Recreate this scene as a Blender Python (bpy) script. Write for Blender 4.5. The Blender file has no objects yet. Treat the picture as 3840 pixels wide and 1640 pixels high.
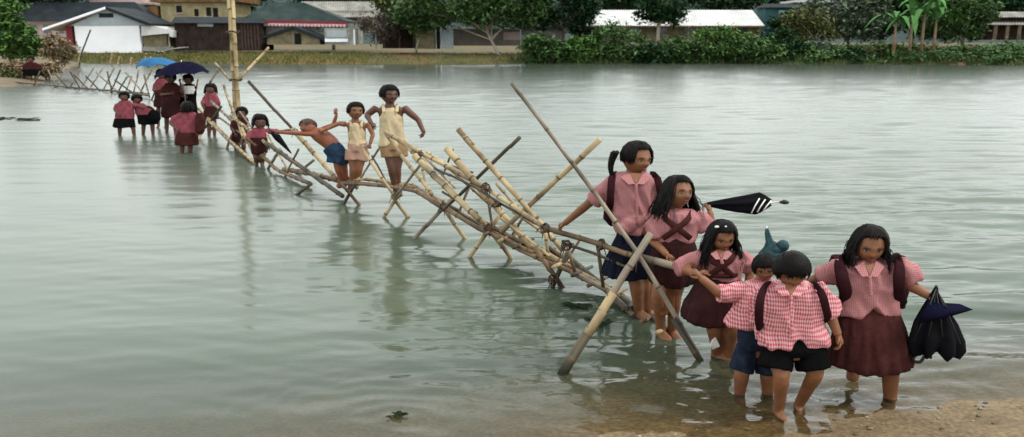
import bpy, math, random
import numpy as np
from mathutils import Vector, Matrix, noise

random.seed(7)
sc = bpy.context.scene
COL = sc.collection
# ------------------------------------------------------------------ camera
F_PX = 3130.0            # focal length in photo pixels (3840 wide)
CAM_H = 2.6
PITCH = math.atan((820 - 149) / F_PX)
cam_d = bpy.data.cameras.new('camera')
cam_d.sensor_width = 36.0
cam_d.lens = 36.0 * F_PX / 3840.0
cam_d.clip_end = 3000.0
cam_d.dof.use_dof = True; cam_d.dof.focus_distance = 7.6; cam_d.dof.aperture_fstop = 2.6
cam = bpy.data.objects.new('camera', cam_d)
cam.location = (0, 0, CAM_H)
cam.rotation_euler = (math.radians(90) - PITCH, 0, 0)
COL.objects.link(cam)
sc.camera = cam
# ------------------------------------------------------------------ sky and sun
SUN_EL, SUN_AZ = math.radians(50), math.radians(108)      # to the right, a little behind the camera, veiled by cloud
world = bpy.data.worlds.new('World'); sc.world = world; world.use_nodes = True
wn, wl = world.node_tree.nodes, world.node_tree.links
wn.clear()
wo = wn.new('ShaderNodeOutputWorld'); bg = wn.new('ShaderNodeBackground')
sky = wn.new('ShaderNodeTexSky'); sky.sky_type = 'NISHITA'; sky.sun_disc = False
sky.sun_elevation = SUN_EL; sky.sun_rotation = SUN_AZ
sky.air_density = 1.0; sky.dust_density = 3.0
wtc = wn.new('ShaderNodeTexCoord'); wmp = wn.new('ShaderNodeMapping'); wmp.inputs['Scale'].default_value = (1.0, 1.0, 2.5); wmp.inputs['Location'].default_value = (5.1, 3.2, 0.3)
wnz = wn.new('ShaderNodeTexNoise'); wnz.inputs['Scale'].default_value = 2.2; wnz.inputs['Detail'].default_value = 5
wcr = wn.new('ShaderNodeValToRGB')
wcr.color_ramp.elements[0].position = 0.3; wcr.color_ramp.elements[0].color = (7.0, 7.5, 7.4, 1)
wcr.color_ramp.elements[1].position = 0.7; wcr.color_ramp.elements[1].color = (10.8, 11.1, 10.7, 1)
wmx = wn.new('ShaderNodeMixRGB'); wmx.inputs[0].default_value = 0.86
wl.new(wtc.outputs['Generated'], wmp.inputs[0]); wl.new(wmp.outputs[0], wnz.inputs['Vector'])
wl.new(wnz.outputs['Fac'], wcr.inputs[0]); wl.new(sky.outputs[0], wmx.inputs[1]); wl.new(wcr.outputs[0], wmx.inputs[2])
wl.new(wmx.outputs[0], bg.inputs['Color']); bg.inputs['Strength'].default_value = 0.15
wl.new(bg.outputs[0], wo.inputs['Surface'])
sun_d = bpy.data.lights.new('sun', 'SUN'); sun_d.energy = 1.5; sun_d.angle = math.radians(12); sun_d.color = (1.0, 0.96, 0.9)
sun = bpy.data.objects.new('sun', sun_d)
sun.rotation_euler = Vector((math.sin(SUN_AZ) * math.cos(SUN_EL), math.cos(SUN_AZ) * math.cos(SUN_EL), math.sin(SUN_EL))).to_track_quat('Z', 'Y').to_euler()
sun.location = (0, 0, 30)
COL.objects.link(sun)
sc.view_settings.view_transform = 'Standard'
sc.view_settings.look = 'None'
sc.view_settings.exposure = 0.48
sc.view_settings.gamma = 1.0
sc.render.engine = 'CYCLES'
sc.cycles.max_bounces = 6
sc.cycles.transparent_max_bounces = 12
sc.cycles.use_denoising = True

# ------------------------------------------------------------------ photo pixel -> place
CP, SP = math.cos(PITCH), math.sin(PITCH)
def W(x, y, Y):
    """point on the vertical plane at distance Y seen at photo pixel x, y"""
    u = (x - 1920) / F_PX; v = (820 - y) / F_PX
    t = Y / (CP + v * SP)
    return Vector((u * t, Y, CAM_H + t * (v * CP - SP)))
def G(x, y, z=0.0):
    """point on the level z seen at photo pixel x, y"""
    u = (x - 1920) / F_PX; v = (820 - y) / F_PX
    t = (z - CAM_H) / (v * CP - SP)
    return Vector((u * t, t * (CP + v * SP), z))
def mpp(y, Y):
    v = (820 - y) / F_PX
    return Y / (CP + v * SP) / F_PX

# ------------------------------------------------------------------ materials
def mat(name, col, rough=0.7, var=0.25, vscale=6.0, bump=0.0, bscale=30.0, col2=None, spec=0.3, island=0.0, metallic=0.0):
    m = bpy.data.materials.new(name); m.use_nodes = True
    nt = m.node_tree; n, l = nt.nodes, nt.links
    b = n['Principled BSDF']
    b.inputs['Roughness'].default_value = rough
    b.inputs['Specular IOR Level'].default_value = spec
    b.inputs['Metallic'].default_value = metallic
    tc = n.new('ShaderNodeTexCoord')
    nz = n.new('ShaderNodeTexNoise'); nz.inputs['Scale'].default_value = vscale; nz.inputs['Detail'].default_value = 6; nz.inputs['Roughness'].default_value = 0.65
    l.new(tc.outputs['Object'], nz.inputs['Vector'])
    cr = n.new('ShaderNodeValToRGB')
    c2 = col2 if col2 else tuple(min(1, c * (1 + var)) for c in col)
    c1 = tuple(c * (1 - var) for c in col) if not col2 else col
    cr.color_ramp.elements[0].position = 0.32; cr.color_ramp.elements[0].color = (*c1, 1)
    cr.color_ramp.elements[1].position = 0.68; cr.color_ramp.elements[1].color = (*c2, 1)
    l.new(nz.outputs['Fac'], cr.inputs[0])
    out = cr.outputs[0]
    if island > 0:
        ge = n.new('ShaderNodeNewGeometry'); hs = n.new('ShaderNodeHueSaturation')
        mr = n.new('ShaderNodeMapRange'); mr.inputs['To Min'].default_value = 1 - island; mr.inputs['To Max'].default_value = 1 + island
        l.new(ge.outputs['Random Per Island'], mr.inputs['Value']); l.new(mr.outputs[0], hs.inputs['Value']); l.new(out, hs.inputs['Color'])
        out = hs.outputs[0]
    l.new(out, b.inputs['Base Color'])
    if bump > 0:
        nb = n.new('ShaderNodeTexNoise'); nb.inputs['Scale'].default_value = bscale; nb.inputs['Detail'].default_value = 4
        l.new(tc.outputs['Object'], nb.inputs['Vector'])
        bp = n.new('ShaderNodeBump'); bp.inputs['Strength'].default_value = bump; bp.inputs['Distance'].default_value = 0.02
        l.new(nb.outputs['Fac'], bp.inputs['Height']); l.new(bp.outputs[0], b.inputs['Normal'])
    return m

def mat_stripe(name, ca, cb, period, period2=None, rough=0.8):
    """woven check: thin upright stripes crossed by fainter level ones"""
    m = mat(name, ca, rough, 0.1, bump=0.5, bscale=14, spec=0.08)
    nt = m.node_tree; n, l = nt.nodes, nt.links
    b = n['Principled BSDF']; tc = n.new('ShaderNodeTexCoord')
    nz = n.new('ShaderNodeTexNoise'); nz.inputs['Scale'].default_value = 5; l.new(tc.outputs['Object'], nz.inputs['Vector'])
    ws = []
    for d, per in (('X', period), ('Z', period2 or period)):
        w = n.new('ShaderNodeTexWave'); w.wave_type = 'BANDS'; w.bands_direction = d
        w.inputs['Scale'].default_value = 2 * math.pi / (20 * per); w.inputs['Distortion'].default_value = 0.0
        va = n.new('ShaderNodeVectorMath'); va.operation = 'MULTIPLY_ADD'
        va.inputs[1].default_value = (0.05, 0.05, 0.05)
        l.new(nz.outputs['Color'], va.inputs[0]); l.new(tc.outputs['Object'], va.inputs[2])
        l.new(va.outputs[0], w.inputs['Vector']); ws.append(w)
    mm = n.new('ShaderNodeMath'); mm.operation = 'MULTIPLY_ADD'; mm.inputs[1].default_value = 0.45
    l.new(ws[1].outputs['Fac'], mm.inputs[0])
    m2 = n.new('ShaderNodeMath'); m2.operation = 'MULTIPLY'; m2.inputs[1].default_value = 0.55
    l.new(ws[0].outputs['Fac'], m2.inputs[0]); l.new(m2.outputs[0], mm.inputs[2])
    cr = n.new('ShaderNodeValToRGB')
    cr.color_ramp.elements[0].position = 0.3; cr.color_ramp.elements[0].color = (*ca, 1)
    cr.color_ramp.elements[1].position = 0.7; cr.color_ramp.elements[1].color = (*cb, 1)
    l.new(mm.outputs[0], cr.inputs[0]); l.new(cr.outputs[0], b.inputs['Base Color'])
    return m

M = {}
M['skin'] = mat('skin', (0.185, 0.076, 0.036), 0.48, 0.22, 7, 0.08, 60, spec=0.3)
M['skin_dark'] = mat('skin_dark', (0.0825, 0.03375, 0.02025), 0.5, 0.15, 8, spec=0.35)
M['skin_red'] = mat('skin_red', (0.18, 0.058, 0.028), 0.48, 0.22, 8, spec=0.3)
M['eye_white'] = mat('eye_white', (0.45, 0.42, 0.39), 0.3, 0.02)
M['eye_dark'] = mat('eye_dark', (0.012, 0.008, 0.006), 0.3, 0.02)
M['lip'] = mat('lip', (0.165, 0.04125, 0.0375), 0.45, 0.08)
M['hair'] = mat('hair', (0.0042, 0.0032, 0.003), 0.45, 0.5, 40, 0.3, 150, spec=0.09, island=0.7)
M['hair_brown'] = mat('hair_brown', (0.05, 0.022, 0.014), 0.5, 0.4, 25, island=0.4)
M['pink'] = mat_stripe('pink_check_cloth', (0.30, 0.105, 0.112), (0.385, 0.190, 0.192), 0.013, 0.013)
M['pink_bold'] = mat_stripe('red_white_check_cloth', (0.38, 0.062, 0.08), (0.55, 0.33, 0.345), 0.015, 0.03)
M['maroon'] = mat('maroon_cloth', (0.042, 0.013, 0.012), 0.85, 0.35, 5, 0.3, 40, spec=0.05)
M['brown_skirt'] = mat('brown_maroon_cloth', (0.027, 0.009, 0.009), 0.8, 0.3, 5, 0.2, 40, spec=0.06)
M['tan_skirt'] = mat('tan_brown_cloth', (0.1425, 0.05625, 0.0225), 0.8, 0.4, 9, 0.2, 40, spec=0.06)
M['navy'] = mat('navy_cloth', (0.0065, 0.0075, 0.015), 0.85, 0.3, 6, 0.2, 40, spec=0.04)
M['navy_print'] = mat('navy_printed_cloth', (0.005, 0.0065, 0.014), 0.85, 0, 13, col2=(0.022, 0.030, 0.050), spec=0.04)
M['black'] = mat('black_cloth', (0.0038, 0.0038, 0.0042), 0.85, 0.3, 6, 0.2, 40, spec=0.03)
M['beige'] = mat('cream_vest_cloth', (0.46, 0.365, 0.23), 0.85, 0.22, 9, 0.4, 20, spec=0.06)
M['tan'] = mat('tan_cloth', (0.2475, 0.15, 0.0825), 0.85, 0.2, 7, spec=0.06)
M['rose_tan'] = mat('faded_rose_cloth', (0.315, 0.1875, 0.1425), 0.85, 0.2, 7, spec=0.06)
M['white'] = mat('white_cloth', (0.72, 0.70, 0.66), 0.8, 0.08, 6, spec=0.06)
M['grey'] = mat('grey_cloth', (0.16, 0.16, 0.16), 0.8, 0.3, 6, spec=0.06)
M['blue_denim'] = mat('blue_denim', (0.0165, 0.03375, 0.06375), 0.8, 0.3, 9, spec=0.06)
M['teal'] = mat('teal_nylon', (0.016, 0.046, 0.052), 0.65, 0.4, 14, 0.6, 30, spec=0.2)
M['blue_nylon'] = mat('blue_nylon', (0.010, 0.085, 0.20), 0.65, 0.3, 3, spec=0.15)
M['navy_nylon'] = mat('dark_navy_nylon', (0.006, 0.006, 0.018), 0.9, 0.4, 5, spec=0.02)
M['black_nylon'] = mat('black_nylon', (0.005, 0.005, 0.007), 0.8, 0.4, 5, spec=0.06)
M['metal'] = mat('steel', (0.45, 0.45, 0.45), 0.35, 0.1, metallic=0.8)
M['plastic'] = mat('black_plastic', (0.012, 0.012, 0.012), 0.4, 0.1)

def mat_bamboo(name, c1, c2, dark):
    m = mat(name, c1, 0.55, 0, 5, col2=c2, spec=0.3)
    nt = m.node_tree; n, l = nt.nodes, nt.links
    b = n['Principled BSDF']; src = b.inputs['Base Color'].links[0].from_socket
    tc = n.new('ShaderNodeTexCoord')
    nz = n.new('ShaderNodeTexNoise'); nz.inputs['Scale'].default_value = 2.3; nz.inputs['Detail'].default_value = 5
    l.new(tc.outputs['Object'], nz.inputs['Vector'])
    cr = n.new('ShaderNodeValToRGB'); cr.color_ramp.elements[0].position = 0.44; cr.color_ramp.elements[1].position = 0.66
    l.new(nz.outputs['Fac'], cr.inputs[0])
    mx = n.new('ShaderNodeMixRGB'); l.new(cr.outputs[0], mx.inputs[0]); l.new(src, mx.inputs[1]); mx.inputs[2].default_value = (*dark, 1)
    l.new(mx.outputs[0], b.inputs['Base Color'])
    return m
M['bamboo'] = mat_bamboo('pale_bamboo', (0.31, 0.225, 0.11), (0.43, 0.335, 0.19), (0.13, 0.085, 0.042))
M['bamboo_grey'] = mat_bamboo('grey_weathered_bamboo', (0.1872, 0.1482, 0.1092), (0.2808, 0.234, 0.1794), (0.0702, 0.0546, 0.039))
M['bamboo_dark'] = mat_bamboo('dark_wet_bamboo', (0.039, 0.03276, 0.02028), (0.078, 0.0624, 0.0351), (0.0195, 0.01716, 0.01248))
M['bamboo_brown'] = mat_bamboo('brown_wet_bamboo', (0.117, 0.0663, 0.0351), (0.2028, 0.1326, 0.0702), (0.0546, 0.0312, 0.01716))
M['strap'] = mat('dark_maroon_webbing', (0.022, 0.006, 0.008), 0.85, 0.3, 12, spec=0.05)
M['pink_far'] = mat('dark_pink_cloth', (0.20, 0.05, 0.065), 0.85, 0.35, 9, 0.3, 20, spec=0.05)
M['weed'] = mat('dark_wet_weed', (0.010, 0.018, 0.007), 0.8, 0.5, 12, spec=0.05)
M['rope'] = mat('old_rope', (0.06, 0.038, 0.024), 0.9, 0.5, 30)
M['node'] = mat('bamboo_node', (0.09, 0.062, 0.035), 0.7, 0.4, 12)

# ------------------------------------------------------------------ mesh building
class MB:
    def __init__(s): s.v = []; s.f = []; s.m = []
    def add(s, vs, fs, mi=0):
        o = len(s.v); s.v += [tuple(p) for p in vs]
        for f in fs: s.f.append(tuple(i + o for i in f)); s.m.append(mi)
    def rings(s, rings, mi=0, cap=True, tip=0.0):
        n = len(rings[0]); vs = [p for r in rings for p in r]; fs = []
        for i in range(len(rings) - 1):
            for j in range(n):
                a = i * n + j; b = i * n + (j + 1) % n
                fs.append((a, b, b + n, a + n))
        if cap:
            for k, r, nb in ((0, rings[0], rings[1]), (len(rings) - 1, rings[-1], rings[-2])):
                c = sum((Vector(p) for p in r), Vector()) / n
                cn = sum((Vector(p) for p in nb), Vector()) / n
                d = (c - cn); d = d.normalized() * tip if d.length > 1e-6 else Vector()
                vs.append(c + d); ci = len(vs) - 1
                for j in range(n):
                    a = k * n + j; b = k * n + (j + 1) % n
                    fs.append((ci, b, a) if k == 0 else (ci, a, b))
        s.add(vs, fs, mi)
    def tube(s, pts, rad, seg=10, mi=0, cap=True, round_=True, nodes=None):
        pts = [Vector(p) for p in pts]; n = len(pts)
        rad = [rad] * n if not isinstance(rad, (list, tuple)) or (isinstance(rad, tuple)) else rad
        rs = []
        for i, p in enumerate(pts):
            t = (pts[min(i + 1, n - 1)] - pts[max(i - 1, 0)])
            t = t.normalized() if t.length > 1e-9 else Vector((0, 0, 1))
            ref = Vector((0, 1, 0)) if abs(t.y) < 0.9 else Vector((1, 0, 0))
            side = t.cross(ref).normalized(); nr = side.cross(t)
            r = rad[i]; a, b = r if isinstance(r, (tuple, list)) else (r, r)
            rs.append([p + side * a * math.cos(2 * math.pi * k / seg) + nr * b * math.sin(2 * math.pi * k / seg) for k in range(seg)])
        r0 = rad[0] if not isinstance(rad[0], (tuple, list)) else min(rad[0])
        s.rings(rs, mi, cap, r0 * 0.6 if round_ else 0.0)
    def ell(s, c, r, seg=14, rows=9, mi=0, R=None):
        c = Vector(c); rs = []
        for i in range(1, rows):
            th = math.pi * i / rows; ring = []
            for j in range(seg):
                ph = 2 * math.pi * j / seg
                p = Vector((r[0] * math.sin(th) * math.cos(ph), r[1] * math.sin(th) * math.sin(ph), r[2] * math.cos(th)))
                if R: p = R @ p
                ring.append(c + p)
            rs.append(ring)
        s.rings(rs, mi, True, 0.0)
    def box(s, lo, hi, mi=0):
        x0, y0, z0 = lo; x1, y1, z1 = hi
        s.add([(x0, y0, z0), (x1, y0, z0), (x1, y1, z0), (x0, y1, z0), (x0, y0, z1), (x1, y0, z1), (x1, y1, z1), (x0, y1, z1)],
              [(0, 3, 2, 1), (4, 5, 6, 7), (0, 1, 5, 4), (1, 2, 6, 5), (2, 3, 7, 6), (3, 0, 4, 7)], mi)
    def rows(s, rows, D, seg=24, mi=0, pleats=0, pamp=0.0, notch=None, e=0.85, seed=0):
        """a garment or trunk: level sections from photo rows (y, xl, xr, half thickness[, dy])"""
        rs = []; nr = len(rows)
        for i, row in enumerate(rows):
            y, xl, xr, th = row[:4]; dy = row[4] if len(row) > 4 else 0.0
            a = W(xl, y, D + dy); b = W(xr, y, D + dy); c = (a + b) / 2; h = (b - a).x / 2
            ring = []
            for k in range(seg):
                an = 2 * math.pi * k / seg; ca, sa = math.cos(an), math.sin(an)
                px = math.copysign(abs(ca) ** e, ca); py = math.copysign(abs(sa) ** e, sa)
                f = 1.0
                if pleats: f += pamp * (i / max(1, nr - 1)) * (math.cos(an * pleats + seed) + 0.5 * math.cos(an * pleats * 0.37 + 2 * seed))
                p = c + Vector((h * px * f, th * py * f, 0))
                if notch and i >= nr - 2 and sa < 0:
                    d = abs(ca)
                    if d < notch[0]: p.z += notch[1] * (1 - d / notch[0]) * (1.0 if i == nr - 1 else 0.4)
                if i == nr - 1 and pleats: p.z += 0.012 * math.cos(an * 3 + seed)
                ring.append(p)
            rs.append(ring)
        s.rings(rs, mi, True, 0.0)
    def mesh(s, name, base=Vector()):
        me = bpy.data.meshes.new(name)
        me.from_pydata([(p[0] - base[0], p[1] - base[1], p[2] - base[2]) for p in s.v], [], s.f)
        return me

def smooth_path(pts, n=6):
    pts = [Vector(p) for p in pts]; out = []
    for i in range(len(pts) - 1):
        p0 = pts[max(0, i - 1)]; p1 = pts[i]; p2 = pts[i + 1]; p3 = pts[min(len(pts) - 1, i + 2)]
        for k in range(n):
            t = k / n
            out.append(0.5 * ((2 * p1) + (p2 - p0) * t + (2 * p0 - 5 * p1 + 4 * p2 - p3) * t * t + (3 * p1 - p0 - 3 * p2 + p3) * t ** 3))
    out.append(pts[-1]); return out

def finish(me, mats, idx=None, smooth=True):
    for m in mats: me.materials.append(M[m] if isinstance(m, str) else m)
    if idx is not None and len(mats) > 1: me.polygons.foreach_set('material_index', np.array(idx, dtype=np.int32))
    me.polygons.foreach_set('use_smooth', np.full(len(me.polygons), smooth))
    me.update()

def base_of(parent):
    b = Vector()
    while parent is not None: b = b + parent.location; parent = parent.parent
    return b
def obj(name, mb, mats, parent=None, smooth=True, loc=None):
    if not isinstance(mats, (list, tuple)): mats = [mats]
    base = base_of(parent) if parent else (Vector(loc) if loc is not None else Vector())
    me = mb.mesh(name, base); finish(me, mats, mb.m, smooth)
    o = bpy.data.objects.new(name, me); COL.objects.link(o)
    if parent: o.parent = parent
    elif loc is not None: o.location = loc
    return o
def tag(o, label=None, cat=None, group=None, kind=None):
    if label: o['label'] = label
    if cat: o['category'] = cat
    if group: o['group'] = group
    if kind: o['kind'] = kind
    return o
def thing(name, label, cat, loc, group=None):
    o = bpy.data.objects.new(name, None); o.empty_display_size = 0.2; COL.objects.link(o)
    o.location = loc
    return tag(o, label, cat, group)

def fuse(mb, vox, it=5):
    """one continuous skin over overlapping pieces"""
    me = mb.mesh('tmp'); o = bpy.data.objects.new('tmp', me); COL.objects.link(o)
    r = o.modifiers.new('r', 'REMESH'); r.mode = 'VOXEL'; r.voxel_size = vox
    s = o.modifiers.new('s', 'SMOOTH'); s.factor = 0.5; s.iterations = it
    dg = bpy.context.evaluated_depsgraph_get()
    ev = o.evaluated_get(dg); m2 = ev.to_mesh()
    nv = len(m2.vertices); co = np.empty(nv * 3, dtype=np.float32); m2.vertices.foreach_get('co', co)
    no = np.empty(nv * 3, dtype=np.float32); m2.vertices.foreach_get('normal', no)
    out = MB(); out.v = [tuple(p) for p in co.reshape(-1, 3)]; out.n = no.reshape(-1, 3)
    out.f = [tuple(p.vertices) for p in m2.polygons]; out.m = [0] * len(out.f)
    ev.to_mesh_clear(); bpy.data.objects.remove(o); bpy.data.meshes.remove(me)
    return out
def wrinkle(mb, amp, freq=(9, 9, 4), seed=0.0):
    for i, p in enumerate(mb.v):
        q = Vector((p[0] * freq[0] + seed, p[1] * freq[1], p[2] * freq[2] + 0.6 * p[0] * freq[0]))
        d = (0.35 - abs(noise.noise(q))) * amp * 1.6 + noise.noise(q * 2.1) * amp * 0.6
        n = mb.n[i]
        mb.v[i] = (p[0] + n[0] * d, p[1] + n[1] * d, p[2] + n[2] * d)
# ================================================================== ground, water
SHORE = [G(x, y) for x, y in ((-600, 1900), (600, 1860), (1500, 1760), (2000, 1690), (2400, 1640), (2750, 1604), (3100, 1574), (3592, 1536), (3840, 1518), (4400, 1480))]
sx_ = np.array([p.x for p in SHORE]); sy_ = np.array([p.y for p in SHORE])
def bed_z(x, y):
    d = np.interp(x, sx_, sy_) - y
    d = d + 0.05 * np.sin(x * 3.1) + 0.03 * np.sin(x * 7.7 + 1)
    return np.where(d > 0, 0.11 * d, np.maximum(np.where(d > -1.6, 0.13 * d, -0.208 + 0.3 * (d + 1.6)), -1.5)) + 0.006 * np.sin(x * 11 + y * 5) * np.exp(-np.abs(d))

def grid_mesh(name, X, Y, Z):
    r, c = X.shape
    me = bpy.data.meshes.new(name)
    me.vertices.add(r * c)
    me.vertices.foreach_set('co', np.stack([X, Y, Z], -1).astype(np.float32).ravel())
    i = np.arange((r - 1) * c).reshape(r - 1, c)[:, :-1].ravel()
    q = np.stack([i, i + 1, i + 1 + c, i + c], -1)
    me.loops.add(q.size); me.loops.foreach_set('vertex_index', q.ravel().astype(np.int32))
    me.polygons.add(len(q)); me.polygons.foreach_set('loop_start', np.arange(0, q.size, 4, dtype=np.int32))
    me.polygons.foreach_set('loop_total', np.full(len(q), 4, dtype=np.int32))
    me.update(calc_edges=True); me.validate()
    me.polygons.foreach_set('use_smooth', np.full(len(q), True))
    return me
def link_struct(name, me, m, kind='structure'):
    me.materials.append(m); o = bpy.data.objects.new(name, me); COL.objects.link(o); o['kind'] = kind; return o

# sandy shore and river bed, one sheet
gx, gy = np.meshgrid(np.linspace(-24, 24, 420), np.linspace(-4, 26, 260))
rngn = np.random.default_rng(3)
bz = bed_z(gx, gy)
bz = bz + np.where(bz > -0.02, rngn.normal(0, 0.004, bz.shape), 0)
def mat_sand():
    m = mat('wet_sand', (0.135, 0.090, 0.042), 0.75, 0, 2.2, 0.6, 40, col2=(0.215, 0.150, 0.075), spec=0.35)
    n, l = m.node_tree.nodes, m.node_tree.links
    b = n['Principled BSDF']; src = b.inputs['Base Color'].links[0].from_socket
    tc = n.new('ShaderNodeTexCoord'); nz = n.new('ShaderNodeTexNoise'); nz.inputs['Scale'].default_value = 26; nz.inputs['Detail'].default_value = 7
    l.new(tc.outputs['Object'], nz.inputs['Vector'])
    cr = n.new('ShaderNodeValToRGB'); cr.color_ramp.elements[0].position = 0.35; cr.color_ramp.elements[0].color = (0.55, 0.55, 0.55, 1)
    cr.color_ramp.elements[1].position = 0.7; cr.color_ramp.elements[1].color = (1.2, 1.2, 1.2, 1)
    l.new(nz.outputs['Fac'], cr.inputs[0])
    mx = n.new('ShaderNodeMixRGB'); mx.blend_type = 'MULTIPLY'; mx.inputs[0].default_value = 1
    l.new(src, mx.inputs[1]); l.new(cr.outputs[0], mx.inputs[2]); l.new(mx.outputs[0], b.inputs['Base Color'])
    return m
M['sand'] = mat_sand()
link_struct('sandy_shore', grid_mesh('sandy_shore', gx, gy, bz), M['sand'])

# water sheet with ripples and the wakes of the waders
def g2(x, y): p = G(x, y); return (p.x, p.y)
WADERS = [g2(2930, 1556), g2(3340, 1490), g2(2772, 1465), g2(2878, 1470), g2(2122, 1384), g2(2690, 1345), g2(2629, 1353), g2(2480, 1260), g2(2090, 1068), g2(1490, 1570), g2(470, 505), g2(555, 503), g2(690, 572), g2(784, 517)]
ur = np.linspace(-1.15, 1.15, 560)
yr = np.concatenate([np.linspace(-3, 3.4, 14), np.geomspace(3.6, 125, 560)])
U, YY = np.meshgrid(ur, yr)
XX = U * np.maximum(YY, 6.0) * 1.0
cell = 2.3 * np.maximum(YY, 6.0) / 560
ZZ = np.zeros_like(XX)
rr = np.random.default_rng(11)
calm = 0.16 + 0.84 / (1 + np.exp(-(XX / np.maximum(YY, 4) + 0.05 + 0.02 * (YY - 8)) * 9))       # the eddy on the left lies smooth
for k in range(46):
    lam = 10 ** rr.uniform(-0.75, 0.35); th = rr.normal(math.pi / 2, 0.26); ph = rr.uniform(0, 6.28)
    kx, ky = 2 * math.pi / lam * math.cos(th), 2 * math.pi / lam * math.sin(th)
    amp = 0.0046 * lam ** 0.75
    fade = np.clip(lam / cell / 3 - 1, 0, 1)
    mod = 0.6 + 0.4 * np.sin(XX * rr.uniform(0.2, 0.9) + YY * rr.uniform(0.2, 0.8) + ph)
    ZZ += amp * fade * mod * np.sin(kx * XX + ky * YY + ph)
ZZ *= calm
for i, (wx, wy) in enumerate(WADERS):
    d = np.hypot((XX - wx) / 1.5, YY - wy) * (1 + 0.10 * np.sin(XX * 5.1 + i) * np.sin(YY * 4.3 + 2 * i) + 0.06 * np.sin(XX * 11 + YY * 7))
    lam = 0.16 + 0.03 * (i % 3) if wy < 10 else 0.5
    am = 0.0048 if i < 4 else 0.0022
    ZZ += am * np.clip(lam / cell / 3 - 1, 0, 1) * np.exp(-d / (0.55 if wy < 10 else 1.2)) * np.sin(2 * math.pi * d / lam) * np.clip(d / 0.08, 0, 1)
wme = grid_mesh('river', XX, YY, ZZ)
dep = np.clip(-bed_z(XX, YY), 0, 3)
dep = np.where(YY > 22, 1.5, dep)
at = wme.attributes.new('depth', 'FLOAT', 'POINT'); at.data.foreach_set('value', dep.astype(np.float32).ravel())
rgh = 0.09 + 0.14 * np.clip((YY - 6.5) / 14, 0, 1) ** 0.7 - 0.10 * np.clip((YY - 28) / 50, 0, 1)
at = wme.attributes.new('rough', 'FLOAT', 'POINT'); at.data.foreach_set('value', rgh.astype(np.float32).ravel())
at = wme.attributes.new('calm', 'FLOAT', 'POINT'); at.data.foreach_set('value', calm.astype(np.float32).ravel())

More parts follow.
